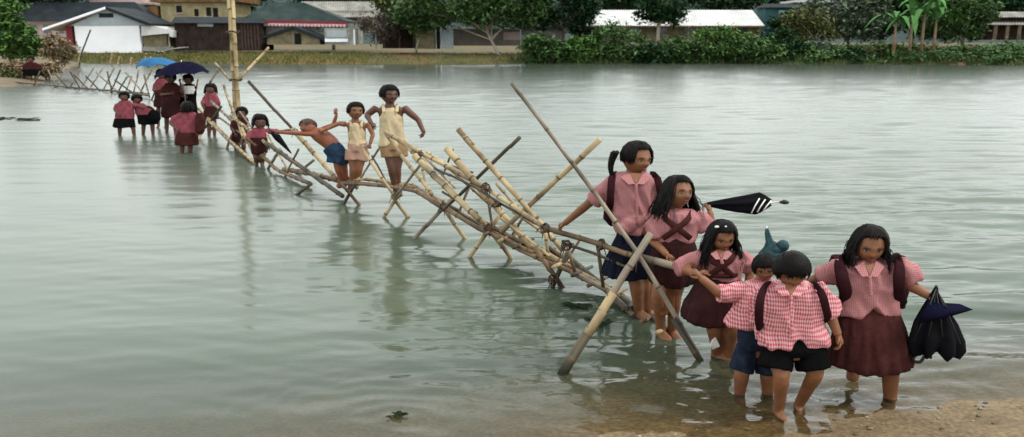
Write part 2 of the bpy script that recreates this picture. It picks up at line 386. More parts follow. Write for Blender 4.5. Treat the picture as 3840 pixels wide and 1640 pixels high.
def mat_water():
    m = bpy.data.materials.new('silty_river_water'); m.use_nodes = True
    nt = m.node_tree; n, l = nt.nodes, nt.links; n.clear()
    out = n.new('ShaderNodeOutputMaterial'); geo = n.new('ShaderNodeNewGeometry')
    def mp(sc_):
        a = n.new('ShaderNodeMapping'); a.inputs['Scale'].default_value = sc_; l.new(geo.outputs['Position'], a.inputs[0]); return a
    def nz(vec, s, d=3):
        a = n.new('ShaderNodeTexNoise'); a.inputs['Scale'].default_value = s; a.inputs['Detail'].default_value = d; l.new(vec.outputs[0], a.inputs['Vector']); return a
    n1 = nz(mp((0.30, 1.0, 1.0)), 1.1, 3); n2 = nz(mp((0.38, 1.0, 1.0)), 5.0, 3); n3 = nz(mp((0.55, 1.0, 1.0)), 17.0, 2)
    def mul(a, k):
        x = n.new('ShaderNodeMath'); x.operation = 'MULTIPLY'; l.new(a, x.inputs[0])
        if isinstance(k, float): x.inputs[1].default_value = k
        else: l.new(k, x.inputs[1])
        return x.outputs[0]
    def add(a, b):
        x = n.new('ShaderNodeMath'); x.operation = 'ADD'; l.new(a, x.inputs[0]); l.new(b, x.inputs[1]); return x.outputs[0]
    ca = n.new('ShaderNodeAttribute'); ca.attribute_name = 'calm'
    h = add(add(mul(n1.outputs['Fac'], 0.022), mul(n2.outputs['Fac'], 0.011)), mul(n3.outputs['Fac'], 0.0013))
    h = mul(h, ca.outputs['Fac'])
    ws = nz(mp((0.055, 0.30, 1.0)), 0.8, 4)                   # gusts: streaks of rougher and smoother water
    wr_ = n.new('ShaderNodeMapRange'); wr_.inputs['From Min'].default_value = 0.36; wr_.inputs['From Max'].default_value = 0.66
    wr_.inputs['To Min'].default_value = 0.25; wr_.inputs['To Max'].default_value = 1.6
    l.new(ws.outputs['Fac'], wr_.inputs['Value']); h = mul(h, wr_.outputs[0])
    bp = n.new('ShaderNodeBump'); bp.inputs['Strength'].default_value = 1.0; bp.inputs['Distance'].default_value = 1.0
    l.new(h, bp.inputs['Height'])
    fr = n.new('ShaderNodeFresnel'); fr.inputs['IOR'].default_value = 1.38; l.new(bp.outputs[0], fr.inputs['Normal'])
    gl = n.new('ShaderNodeBsdfGlossy'); gl.distribution = 'MULTI_GGX'; ra = n.new('ShaderNodeAttribute'); ra.attribute_name = 'rough'; l.new(ra.outputs['Fac'], gl.inputs['Roughness']); l.new(bp.outputs[0], gl.inputs['Normal'])
    df = n.new('ShaderNodeBsdfDiffuse')
    nb = nz(mp((0.15, 0.4, 1.0)), 0.9, 4)
    cr = n.new('ShaderNodeValToRGB'); cr.color_ramp.elements[0].position = 0.3; cr.color_ramp.elements[1].position = 0.7
    cr.color_ramp.elements[0].color = (0.058, 0.080, 0.052, 1); cr.color_ramp.elements[1].color = (0.076, 0.104, 0.072, 1)
    l.new(nb.outputs['Fac'], cr.inputs[0]); l.new(cr.outputs[0], df.inputs['Color'])
    tr = n.new('ShaderNodeBsdfTransparent'); tr.inputs['Color'].default_value = (0.95, 0.92, 0.80, 1)
    da = n.new('ShaderNodeAttribute'); da.attribute_name = 'depth'
    ex = n.new('ShaderNodeMath'); ex.operation = 'POWER'; ex.inputs[0].default_value = math.e
    l.new(mul(da.outputs['Fac'], -1.0 / 0.25), ex.inputs[1])
    mb = n.new('ShaderNodeMixShader'); l.new(ex.outputs[0], mb.inputs[0]); l.new(df.outputs[0], mb.inputs[1]); l.new(tr.outputs[0], mb.inputs[2])
    ms = n.new('ShaderNodeMixShader'); l.new(fr.outputs[0], ms.inputs[0]); l.new(mb.outputs[0], ms.inputs[1]); l.new(gl.outputs[0], ms.inputs[2])
    l.new(ms.outputs[0], out.inputs['Surface'])
    return m
M['water'] = mat_water()
link_struct('river', wme, M['water'])

# far bank, rising to a wooded hill
FARY = 94.0
def shore_far(x):
    return FARY + 1.6 * np.sin(x * 0.11) + 0.8 * np.sin(x * 0.31 + 1) - np.clip((x - 38) * 0.32, 0, 7) + np.clip((-x - 30) * 0.1, 0, 3)
def bank_z(x, y):
    d = y - shore_far(x)
    z = np.where(d < 0, d * 0.35, 1.0 * (1 - np.exp(-d / 3.2)))
    z = z + np.clip((x - 2) / 10, 0, 1) * 0.5 * np.clip(d / 8, 0, 1)
    return np.maximum(z, -1.2) + 0.05 * np.sin(x * 1.7 + y) * np.clip(d, 0, 1)
fx, fy = np.meshgrid(np.linspace(-330, 330, 500), np.concatenate([np.linspace(84, 112, 90), np.geomspace(113, 1500, 40)]))
fz = bank_z(fx, fy)
def mat_bank():
    m = mat('river_bank_soil', (0.042, 0.044, 0.015), 0.9, 0, 0.5, 0.6, 6, col2=(0.095, 0.08, 0.03))
    n, l = m.node_tree.nodes, m.node_tree.links; b = n['Principled BSDF']; src = b.inputs['Base Color'].links[0].from_socket
    tc = n.new('ShaderNodeTexCoord'); nz = n.new('ShaderNodeTexNoise'); nz.inputs['Scale'].default_value = 0.12; nz.inputs['Detail'].default_value = 6
    l.new(tc.outputs['Object'], nz.inputs['Vector'])
    cr = n.new('ShaderNodeValToRGB'); cr.color_ramp.elements[0].position = 0.48; cr.color_ramp.elements[1].position = 0.56
    l.new(nz.outputs['Fac'], cr.inputs[0]); mx = n.new('ShaderNodeMixRGB'); l.new(cr.outputs[0], mx.inputs[0]); l.new(src, mx.inputs[1]); mx.inputs[2].default_value = (0.115, 0.066, 0.024, 1)
    l.new(mx.outputs[0], b.inputs['Base Color']); return m
M['bank'] = mat_bank()
link_struct('far_bank', grid_mesh('far_bank', fx, fy, fz), M['bank'])
# spit on the left, where the bridge lands
EDGE = [G(x, y) for x, y in ((-900, 420), (-60, 336), (120, 321), (180, 300), (225, 270), (290, 244), (330, 233))]
ex_ = np.array([p.y for p in EDGE]); ee_ = np.array([p.x for p in EDGE])
lx, ly = np.meshgrid(np.linspace(-90, -18, 180), np.linspace(34, 100, 150))
ld = np.interp(ly, ex_, ee_) - lx
ld = ld + 0.5 * np.sin(ly * 0.9) + 0.3 * np.sin(ly * 2.3 + 1)
lz = np.where(ld < 0, ld * 0.3, 0.9 * (1 - np.exp(-ld / 4.5))); lz = np.maximum(lz, -1.0) - 0.012
M['mud'] = mat('muddy_bank_soil', (0.085, 0.064, 0.038), 0.9, 0, 0.7, 0.6, 6, col2=(0.17, 0.135, 0.09))
link_struct('left_bank', grid_mesh('left_bank', lx, ly, lz), M['mud'])
# wooded hills
hx, hy = np.meshgrid(np.linspace(-420, 520, 240), np.linspace(260, 620, 60))
hz = np.zeros_like(hx)
for cx, cy, w, hgt in ((-260, 420, 130, 34), (-60, 460, 140, 30), (70, 430, 110, 44), (190, 440, 120, 52), (340, 420, 140, 40)):
    hz = np.maximum(hz, hgt * np.exp(-((hx - cx) / w) ** 2 - ((hy - cy) / 90) ** 2))
hz += rngn.normal(0, 0.9, hz.shape) * np.clip(hz / 6, 0, 1) - 1.5
M['hill'] = mat('hazy_wooded_hill', (0.014, 0.027, 0.024), 0.95, 0, 0.05, col2=(0.026, 0.042, 0.042))
link_struct('wooded_hills', grid_mesh('wooded_hills', hx, hy, hz), M['hill'])

# ================================================================== plants of the far bank
def mat_leaf(name, c1, c2, isl=0.45):
    m = mat(name, c1, 0.7, 0, 0.55, col2=c2, island=isl, spec=0.10)
    return m
M['leaf'] = mat_leaf('leaves_green', (0.038, 0.080, 0.026), (0.085, 0.150, 0.048))
M['leaf_dark'] = mat_leaf('leaves_dark', (0.012, 0.035, 0.014), (0.030, 0.070, 0.026))
M['leaf_olive'] = mat_leaf('leaves_olive', (0.050, 0.062, 0.020), (0.11, 0.12, 0.04))
M['leaf_grey'] = mat_leaf('leaves_grey_green', (0.055, 0.085, 0.050), (0.15, 0.19, 0.125))
M['leaf_bright'] = mat_leaf('leaves_bright', (0.046, 0.105, 0.024), (0.10, 0.185, 0.048))
M['twig'] = mat('dry_twigs', (0.055, 0.042, 0.032), 0.9, 0, 2, col2=(0.13, 0.10, 0.075), island=0.5)
M['dry'] = mat('dry_brush', (0.14, 0.095, 0.05), 0.9, 0, 1, col2=(0.28, 0.21, 0.12), island=0.5)
M['bark_pale'] = mat('pale_bark', (0.34, 0.29, 0.23), 0.85, 0.3, 3)
M['bark'] = mat('brown_bark', (0.10, 0.07, 0.05), 0.9, 0.4, 3)
M['banana'] = mat_leaf('banana_leaf', (0.045, 0.13, 0.03), (0.10, 0.22, 0.07), 0.3)
M['banana_stem'] = mat('banana_stem', (0.13, 0.075, 0.045), 0.8, 0, 2, col2=(0.25, 0.19, 0.11))

def leaves(mb, c, r, n, size, rnd, nclump=None, drop=0.0):
    """many small leaf sprays in uneven clumps through a crown's volume"""
    nclump = nclump or max(5, n // 70)
    cl = []
    for _ in range(nclump):
        while True:
            p = Vector((rnd.uniform(-1, 1), rnd.uniform(-1, 1), rnd.uniform(-1, 1)))
            if 0.15 < p.length < 1: break
        p = p.normalized() * (p.length ** 0.5) * rnd.uniform(0.75, 1.0)
        cl.append((Vector((c[0] + p.x * r[0], c[1] + p.y * r[1], c[2] + p.z * r[2])), rnd.uniform(0.5, 1.25)))
    cr = (r[0] * r[1] * r[2]) ** (1 / 3) * 1.5 / nclump ** (1 / 3)
    for _ in range(n):
        cc, cs = cl[int(rnd.random() * nclump)]
        q = Vector((rnd.gauss(0, 1), rnd.gauss(0, 1), rnd.gauss(0, 0.7))) * cr * 0.5 * cs
        p = cc + q
        s = size * rnd.uniform(0.5, 1.4)
        u = Vector((rnd.gauss(0, 1), rnd.gauss(0, 1), rnd.gauss(0, 0.5) - drop)).normalized()
        w = u.cross(Vector((rnd.gauss(0, 0.4), rnd.gauss(0, 0.4), 1))).normalized()
        mb.add([p - u * s, p + w * s * 0.42 - u * s * 0.1, p + u * s, p - w * s * 0.42 + u * s * 0.1], [(0, 1, 2, 3)])

def tree(name, label, xc, ybase, Y, crowns, trunk_px, leafm, barkm, seed, n=3200, size=0.26, limbs=5, group=None, lean=0, fork=False):
    rnd = random.Random(seed)
    g = G(xc, ybase) if False else W(xc, ybase, Y)
    base = Vector((g.x, Y, float(bank_z(np.array(g.x), np.array(Y))) - 0.1 if Y > 90 else g.z))
    t = thing(name, label, 'tree', base, group)
    mp_ = mpp(100, Y)
    cs = []
    for (cx, cy, hw, hh) in crowns:
        p = W(cx, cy, Y); cs.append((p, (hw * mp_, hw * mp_ * 0.8, hh * mp_)))
    tb = MB(); r0 = trunk_px * mp_ / 2
    lowest = min(c[0].z - c[1][2] * 0.5 for c in cs)
    top = Vector((base.x + lean * mp_, Y, max(base.z + 0.8, lowest)))
    tb.tube(smooth_path([base, base.lerp(top, 0.5) + Vector((rnd.uniform(-.1, .1), 0, 0)), top], 4), [r0 * (1.15 - 0.4 * i / 8) for i in range(9)], 8)
    for c, r in cs:
        for k in range(limbs):
            tip = c + Vector((rnd.uniform(-.7, .7) * r[0], rnd.uniform(-.7, .7) * r[1], rnd.uniform(-.3, .8) * r[2]))
            st = base.lerp(top, rnd.uniform(0.35, 1.0)) if fork else base.lerp(top, rnd.uniform(0.8, 1.0))
            mid = st.lerp(tip, 0.5) + Vector((rnd.uniform(-.3, .3), rnd.uniform(-.3, .3), rnd.uniform(-.1, .3)))
            tb.tube(smooth_path([st, mid, tip], 4), [r0 * (0.6 - 0.06 * i) for i in range(9)], 6)
    obj('trunk', tb, barkm, t)
    mb = MB(); tot = sum(r[0] * r[2] for c, r in cs)
    for c, r in cs: leaves(mb, c, r, int(1.7 * n * r[0] * r[2] / tot), size * 1.3, rnd)
    obj('crown', mb, leafm, t, smooth=False)
    return t
def bush(name, label, xc, yc, hw, hh, Y, leafm, seed, n=1500, size=0.22, cat='bush', group=None):
    rnd = random.Random(seed); mp_ = mpp(150, Y)
    c = W(xc, yc, Y); r = (hw * mp_, hw * mp_ * 0.6, hh * mp_)
    base = Vector((c.x, Y, c.z - r[2]))
    t = thing(name, label, cat, base, group)
    sb = MB()
    for k in range(7):
        tip = c + Vector((rnd.uniform(-.7, .7) * r[0], rnd.uniform(-.6, .6) * r[1], rnd.uniform(-.2, .7) * r[2]))
        st = base + Vector((rnd.uniform(-.3, .3) * r[0], 0, -0.2))
        sb.tube(smooth_path([st, st.lerp(tip, .5) + Vector((rnd.uniform(-.2, .2), 0, .1)), tip], 3), [0.05 - 0.005 * i for i in range(7)], 5)
    obj('stem', sb, 'bark', t)
    mb = MB(); leaves(mb, c, r, n, size, rnd); obj('foliage', mb, leafm, t, smooth=False)
    return t

TG = 'trees on the far bank'
tree('broad_tree', 'broad green tree with pale forked trunk at the middle of the far bank', 1872, 188, 100, [(1700, 20, 190, 78), (1850, 48, 165, 62), (1570, 55, 120, 55), (1950, -20, 160, 90)], 11, 'leaf', 'bark_pale', 1, 9500, 0.24, 4, TG, -60, True)
tree('dark_tree', 'dark dense tree right of the broad forked tree on the far bank', 2110, 165, 103, [(2090, 10, 150, 95), (2190, 35, 75, 65), (2010, 70, 80, 48)], 12, 'leaf_dark', 'bark', 2, 5200, 0.24, 5, TG)
tree('round_tree', 'round dark green tree on a pale bare trunk before the long white roof', 2468, 165, 101, [(2485, 15, 95, 70), (2430, 40, 55, 45), (2530, 55, 50, 35)], 15, 'leaf_dark', 'bark_pale', 3, 3600, 0.22, 5, TG)
tree('loose_tree', 'loose grey-green tree right of the long white roof', 3180, 180, 102, [(3130, 30, 110, 70), (3260, 40, 85, 75), (3200, 100, 90, 50)], 10, 'leaf_grey', 'bark', 4, 4200, 0.24, 6, TG)
tree('right_tree', 'bushy green tree right of the banana clump on the far bank', 3593, 185, 100, [(3580, 30, 110, 80), (3660, 60, 80, 80), (3540, 100, 75, 55)], 10, 'leaf', 'bark_pale', 5, 4600, 0.24, 5, TG)
tree('corner_tree', 'leafy green tree at the left edge above the bridge landing', 40, 235, 62, [(50, 145, 90, 75), (10, 40, 70, 70), (115, 175, 50, 45)], 10, 'leaf_bright', 'bark', 6, 4200, 0.17, 5)
tree('tall_tree', 'dark tall tree behind the dark roof at top left', 60, 150, 118, [(60, -10, 110, 70), (230, -40, 120, 60)], 14, 'leaf_dark', 'bark', 7, 3200, 0.3, 4, TG)
tree('pale_tree', 'thin grey-green tree left of the banana clump', 3052, 205, 98, [(3010, 80, 85, 45), (2985, 130, 60, 40), (3090, 120, 60, 40)], 12, 'leaf_olive', 'bark_pale', 8, 2200, 0.2, 4, TG)
tree('olive_tree', 'olive tree with thin crown beside the bare thicket', 1560, 175, 106, [(1480, 20, 110, 55), (1600, 60, 90, 45)], 9, 'leaf_olive', 'bark', 9, 2600, 0.22, 5, TG)
for i, (x, w, hh, lm, lab) in enumerate(((1250, 170, 50, 'leaf_dark', 'dark tree behind the grey sheet roof left of centre'), (2330, 150, 40, 'leaf_dark', 'dark tree behind the long white roof near its left end'),
        (2700, 170, 26, 'leaf_dark', 'dark low tree line crown behind the middle of the long white roof'), (3420, 150, 70, 'leaf_dark', 'dark tree behind the banana clump'), (3780, 130, 60, 'leaf_dark', 'dark tree behind the roof at the right edge'), (800, 190, 40, 'leaf_dark', 'dark tree behind the yellow building'), (3610, 120, 90, 'leaf_dark', 'dark tree behind the bushy green tree at right'), (3300, 120, 85, 'leaf_dark', 'dark tree behind the loose grey-green tree'), (2960, 90, 30, 'leaf_dark', 'dark tree behind the teal shed'))):
    tree('background_tree', lab, x, 150, 132, [(x, -5, w, hh), (x + 60, 10, w * .7, hh * .8)], 12, lm, 'bark', 20 + i, 2600, 0.34, 3, TG)
BG = 'bushes along the far waterline'
bl = [(2040, 165, 70, 40, 'low green bush left end of the far bank thicket'), (2170, 160, 90, 48, 'green bush under the dark tree by the water'), (2310, 158, 95, 55, 'green bush below the left end of the white roof'),
      (2440, 175, 80, 48, 'green bush at the foot of the pale bare trunk'), (2560, 178, 90, 52, 'bright green bush right of the pale bare trunk'), (2690, 160, 100, 68, 'tall green bush below the white roof'),
      (2820, 155, 100, 72, 'tallest green bush at the right end of the white roof'), (2940, 165, 90, 65, 'green bush left of the thin white tree trunk'), (3070, 190, 80, 42, 'dark bush at the foot of the thin white trunk'),
      (3190, 195, 90, 42, 'dark bush below the loose grey-green tree'), (3310, 200, 70, 36, 'small dark bush left of the banana stems'), (3700, 190, 80, 38, 'grey-green bush near the right edge of the far bank'), (3800, 200, 70, 34, 'low bush at the right edge of the far bank')]
for i, (x, y, hw, hh, lab) in enumerate(bl):
    kk = random.Random(900 + i).uniform(.62, 1.2); bush('shrub', lab, x, y + 24 + 30 * (1 - kk), hw * random.Random(i).uniform(.9, 1.45), (hh + 12) * kk, 95.2 + (i % 3) * 0.7 - max(0, (x - 3000)) / 3130 * 9, ['leaf', 'leaf_bright', 'leaf', 'leaf_dark'][i % 4] if x < 3050 else ['leaf_dark', 'leaf_olive', 'leaf_grey'][i % 3], 40 + i, 3600, 0.27, 'bush', BG)
for i, (x, yy, hw, hh, lab) in enumerate(((2960, 92, 80, 40, 'dark leafy thicket behind the thin grey-green tree'), (3100, 95, 90, 42, 'dark leafy thicket behind the loose tree trunk'), (3300, 98, 100, 46, 'dark leafy thicket behind the banana leaves'), (3480, 98, 95, 44, 'dark leafy thicket between the bananas and the bushy tree'), (3660, 104, 80, 40, 'dark leafy thicket left of the layered grey roofs'), (2200, 110, 80, 36, 'dark leafy thicket below the dark dense tree'))):
    bush('thicket', lab, x, yy, hw, hh, 109 + i % 2, 'leaf_dark', 140 + i, 2600, .34, 'thicket', 'dark thickets behind the far trees')
for i, (x, yy, hw, hh, lab) in enumerate(((20, 288, 60, 24, 'dry scrub at the extreme left edge of the muddy bank'), (170, 262, 50, 26, 'dry scrub right of the person in dark red'), (95, 258, 40, 22, 'dry scrub behind the person in dark red'))):
    bush('dry_scrub', lab, x, yy, hw, hh, 52 + i * 3, 'dry' if i else 'leaf_olive', 160 + i, 1400, .13)
bush('bare_thicket', 'bare dark twiggy thicket beside the small white kiosk', 1415, 100, 85, 58, 101, 'twig', 60, 2600, 0.2)
bush('dry_brush', 'dry brown brush on the bank left of the white house', 215, 178, 70, 58, 60, 'dry', 61, 2200, 0.14)
bush('low_brush', 'low dry brush at the foot of the corner tree', 55, 260, 75, 34, 54, 'dry', 62, 1600, 0.13)
# grass fringe along the far waterline
rnd = random.Random(5); gb = MB(); gr = MB()
for _ in range(15000):
    x = rnd.uniform(-58, 66); y = float(shore_far(np.array(x))) + abs(rnd.gauss(0, 4.5)) - 0.2
    right = x > 2 + rnd.gauss(0, 2)
    if not right and x > -16 and rnd.random() < .6: continue
    z = float(bank_z(np.array(x), np.array(y))); s = rnd.uniform(0.12, 0.42) * (0.6 if -16 < x < 2 else 1.0) * (1.5 if right else 1); a = rnd.uniform(-.25, .25); w = .13 if right else .07
    (gr if right else gb).add([(x - w, y, z - .05), (x + w, y, z - .05), (x + a, y + rnd.uniform(-.1, .1), z + s)], [(0, 1, 2)])
tag(obj('bank_grass', gb, mat_leaf('bank_grass', (0.07, 0.08, 0.02), (0.15, 0.14, 0.045)), None, False), 'short olive grass along the left of the far waterline', 'grass', None, 'stuff')
tag(obj('reeds', gr, mat_leaf('dark_bank_grass', (0.022, 0.045, 0.014), (0.06, 0.075, 0.025)), None, False), 'dark green grass along the right of the far waterline', 'grass', None, 'stuff')

ub = MB(); rnd = random.Random(15)
for _ in range(330):
    x = rnd.uniform(2.5, 60); d = abs(rnd.gauss(0, 5.5)) + .3; y = float(shore_far(np.array(x))) + d; z = float(bank_z(np.array(x), np.array(y)))
    hh = rnd.uniform(.25, .85) * (1.1 if x < 36 else .8); leaves(ub, Vector((x, y, z + hh * .6)), (rnd.uniform(.7, 1.9), .8, hh), 95, .24, rnd, 5)
tag(obj('undergrowth', ub, 'leaf', None, False), 'ragged green undergrowth covering the right half of the far bank', 'undergrowth', None, 'stuff')

def banana(label, x, ybase, h_px, Y, seed):
    rnd = random.Random(seed); b = W(x, ybase, Y); mp_ = mpp(150, Y); h = h_px * mp_ * 1.5
    t = thing('banana_plant', label, 'banana plant', b, 'banana plants on the far bank')
    sb = MB(); sb.tube([b + Vector((0, 0, -.2)), b + Vector((rnd.uniform(-.05, .05), 0, h * .25)), b + Vector((rnd.uniform(-.1, .1), 0, h * .5))], [.2, .16, .1], 8); obj('stem', sb, 'banana_stem', t)
    top = b + Vector((0, 0, h * .48))
    for k in range(8):
        az = k * 2.4 + rnd.uniform(-.3, .3); L = h * rnd.uniform(.5, .75); up = rnd.uniform(.5, 1.3)
        d = Vector((math.cos(az), math.sin(az) * .7, 0)); mb = MB(); pv = []; fs = []
        for i in range(7):
            s = i / 6; p = top + d * L * s * .75 + Vector((0, 0, L * (up * s - 1.0 * s * s)))
            w = .34 * math.sin(math.pi * min(1, .12 + s * .88)) ** .7 + .01; sd = d.cross(Vector((0, 0, 1))).normalized()
            pv += [p - sd * w + Vector((0, 0, .10 * w)), p, p + sd * w + Vector((0, 0, .10 * w))]
            if i: o = (i - 1) * 3; fs += [(o, o + 1, o + 4, o + 3), (o + 1, o + 2, o + 5, o + 4)]
        mb.add(pv, fs); obj('leaf', mb, 'banana', t)
for i, (x, yb, h, lab) in enumerate(((3350, 195, 150, 'leftmost banana plant of the clump'), (3410, 197, 175, 'second banana plant from the left in the clump'), (3455, 195, 190, 'tallest banana plant of the clump with upright leaves'), (3500, 196, 165, 'rightmost banana plant of the clump'))):
    banana(lab, x, yb, h, 97.5 - 4 + i * .3, 70 + i)

# ================================================================== buildings of the far bank
M['wall_white'] = mat('white_wall', (0.80, 0.81, 0.84), 0.7, 0.05, 0.6)
M['wall_grey'] = mat('grey_board', (0.30, 0.34, 0.36), 0.7, 0.15, 0.6)
M['wall_tan'] = mat('tan_wall', (0.17, 0.145, 0.09), 0.85, 0.45, 1.1, spec=0.04)
M['wall_yellow'] = mat('yellow_wall', (0.20, 0.165, 0.08), 0.85, 0, 0.9, col2=(0.36, 0.31, 0.19), spec=0.04)
M['wall_pink'] = mat('pinkish_wall', (0.42, 0.31, 0.30), 0.85, 0.15, 0.8)
M['wall_pale'] = mat('pale_wall', (0.25, 0.25, 0.22), 0.85, 0.45, 1.0, spec=0.04)
M['wood_dark'] = mat('dark_old_boards', (0.035, 0.024, 0.02), 0.9, 0.5, 1.2, spec=0.04)
M['wood_brown'] = mat('brown_boards', (0.13, 0.075, 0.035), 0.9, 0.4, 1.2, spec=0.04)
M['roof_dark'] = mat('dark_sheet_roof', (0.018, 0.023, 0.027), 0.6, 0.4, 0.5, spec=0.04)
M['roof_green'] = mat('dark_green_sheet_roof', (0.030, 0.045, 0.042), 0.6, 0.4, 0.5, spec=0.04)
M['roof_grey'] = mat('grey_sheet_roof', (0.22, 0.21, 0.19), 0.7, 0.4, 0.7, spec=0.04)
M['roof_white'] = mat('pale_sheet_roof', (0.50, 0.50, 0.49), 0.6, 0.2, 0.5)
M['red_trim'] = mat('maroon_trim', (0.16, 0.025, 0.035), 0.8, 0.2)
M['pink_trim'] = mat('pale_pink_trim', (0.60, 0.38, 0.38), 0.8, 0.2, 2)
M['hole'] = mat('dark_opening', (0.012, 0.012, 0.012), 0.6, 0.1, spec=0.04)
M['glass'] = mat('window_glass', (0.05, 0.07, 0.07), 0.15, 0.2, spec=0.6)
M['teal_wall'] = mat('teal_painted_wall', (0.028, 0.085, 0.09), 0.7, 0.2, 0.8)
M['cyan'] = mat('pale_cyan_shutter', (0.28, 0.47, 0.45), 0.7, 0.1)

def pbox(x0, x1, y0, y1, Y, d):
    a = W(x0, y0, Y); b = W(x1, y1, Y); mb = MB(); mb.box((a.x, Y, b.z), (b.x, Y + d, a.z)); return mb
def poly_prism(pts, Y, d):
    """photo outline at distance Y carried back d metres"""
    f = [W(x, y, Y) for x, y in pts]; n = len(f); mb = MB()
    bk = [p + Vector((0, d, 0)) for p in f]
    mb.add(f + bk, [tuple(range(n))[::-1], tuple(range(n, 2 * n))] + [(i, (i + 1) % n, (i + 1) % n + n, i + n) for i in range(n)]); return mb
def roof_slope(x0, x1, yb, r0, r1, yt, Y, run, corr=0.0, th=0.06):
    """sheet roof: eave at Y (photo y yb), ridge run metres behind it (photo y yt), corrugated"""
    a, b = W(x0, yb, Y), W(x1, yb, Y); c, d = W(r0, yt, Y + run), W(r1, yt, Y + run)
    mb = MB(); n = max(2, int((b - a).length / 0.35)) if corr else 1
    vs = []; N = n * 2
    for i in range(N + 1):
        s = i / N; z = corr * (1 if i % 2 else -1)
        p = a.lerp(b, s) + Vector((0, 0, z)); q = c.lerp(d, s) + Vector((0, 0, z))
        vs += [p, q, p + Vector((0, 0, -th)), q + Vector((0, 0, -th))]
    fs = []
    for i in range(N):
        o = i * 4; fs += [(o, o + 4, o + 5, o + 1), (o + 2, o + 3, o + 7, o + 6), (o, o + 2, o + 6, o + 4), (o + 1, o + 5, o + 7, o + 3)]
    fs += [(0, 1, 3, 2), (N * 4, N * 4 + 2, N * 4 + 3, N * 4 + 1)]
    mb.add(vs, fs)
    # back slope
    e = Vector((0, run, 0)); a2, b2 = W(x0, yb, Y), W(x1, yb, Y)
    mb.add([c, d, Vector((b2.x, Y + 2 * run, b2.z)), Vector((a2.x, Y + 2 * run, a2.z))], [(0, 1, 2, 3)])
    # hip ends
    mb.add([a + Vector((0, .01, -.01)), c + Vector((0, 0, -.01)), Vector((a2.x, Y + 2 * run, a2.z - .01)), b + Vector((0, .01, -.01)), d + Vector((0, 0, -.01)), Vector((b2.x, Y + 2 * run, b2.z - .01))], [(0, 1, 2), (3, 5, 4)])
    return mb
def house(name, label, x, y, Y, cat='house'): return thing(name, label, cat, W(x, y, Y))

def planks(t, x0, x1, y0, y1, Y, w_px, m, seed):
    r = random.Random(seed); x = x0
    while x < x1 - 2:
        w = w_px * r.uniform(.85, 1.15); a = W(x + .8, y0 + r.uniform(-2, 2), Y); b = W(min(x + w, x1), y1 + r.uniform(-1, 1), Y); mb = MB()
        yy = Y - r.uniform(.02, .07); mb.box((a.x, yy, b.z), (b.x, Y - .004, a.z)); obj('plank', mb, m, t, False); x += w

# dark-roofed building at the left
t = house('dark_roofed_house', 'long house with dark sheet roof behind the white house', 300, 150, 112)
obj('wall', pbox(75, 545, 70, 175, 112.5, 6), 'wall_pink', t, False)
obj('roof', roof_slope(40, 570, 76, 110, 505, 8, 111.5, 4, .03), 'roof_dark', t, False)
for k in range(3): obj('window', pbox(110 + 50 * k, 140 + 50 * k, 92, 125, 112.44, .1), 'glass', t, False)
# white house
t = house('white_house', 'white-walled house with grey gable on a brown timber footing', 404, 200, 104)
wl_ = obj('wall', pbox(278, 530, 96, 199, 104, 7), 'wall_white', t, False)
obj('gable', poly_prism([(262, 97), (395, 36), (548, 95)], 103.9, .25), 'wall_grey', t, False)
for pts, mm in (([(160, 115), (395, 34), (395, 25), (158, 107)], 'wall_white'), ([(395, 34), (560, 97), (562, 88), (395, 25)], 'roof_dark')):
    obj('roof', poly_prism(pts, 103.2, 8.2), mm, t, False)
obj('gable_vent', pbox(370, 425, 50, 66, 103.85, .08), 'roof_dark', t, False)
obj('side_wall', pbox(245, 276, 98, 170, 104.3, 6), 'red_trim', t, False)
for x in (282, 330, 378, 426, 474, 522):
    obj('post', pbox(x, x + 6, 199.5, 236, 103.9, .25), 'bamboo', t, False)
obj('footing', pbox(270, 540, 200, 226, 104.2, 6.4), 'wood_brown', t, False)
# grey shed right of the white house
t = house('small_shed', 'small olive-walled shed with pale roof right of the white house', 590, 185, 104)
obj('wall', pbox(536, 628, 132, 178, 104.4, 3), 'wall_tan', t, False); obj('plinth', pbox(534, 640, 176, 192, 104.2, 3.3), 'roof_grey', t, False)
obj('roof', poly_prism([(530, 136), (530, 98), (578, 98), (650, 116), (648, 140), (636, 138), (634, 126), (560, 132)], 103.9, 3.6), 'roof_white', t, False)
obj('post', pbox(630, 636, 133, 176, 104, .2), 'wall_pale', t, False)
# yellow building
t = house('yellow_building', 'yellow-walled building above the dark timber shed', 720, 70, 116, 'building')
obj('wall', pbox(600, 880, 8, 140, 116, 8), 'wall_yellow', t, False); obj('eave', pbox(560, 900, -12, 8, 115.4, 9), 'wood_brown', t, False)
for a, b, c, d in ((728, 745, 34, 62), (772, 792, 28, 62), (798, 818, 30, 64), (660, 682, 22, 48)):
    w_ = obj('window', pbox(a, b, c, d, 115.93, .1), 'hole', t, False); obj('sill', pbox(a - 4, b + 4, d, d + 4, 115.88, .12), 'wall_pink', w_, False)
obj('column', pbox(553, 594, 24, 80, 115.7, 1), 'wood_brown', t, False)
t = house('pink_building', 'pinkish building showing above the dark roof at top left', 440, 30, 122, 'building')
obj('wall', pbox(330, 550, -30, 110, 122, 8), 'wall_pink', t, False); obj('eave', pbox(320, 556, 12, 18, 121.5, 9), 'wall_pale', t, False)
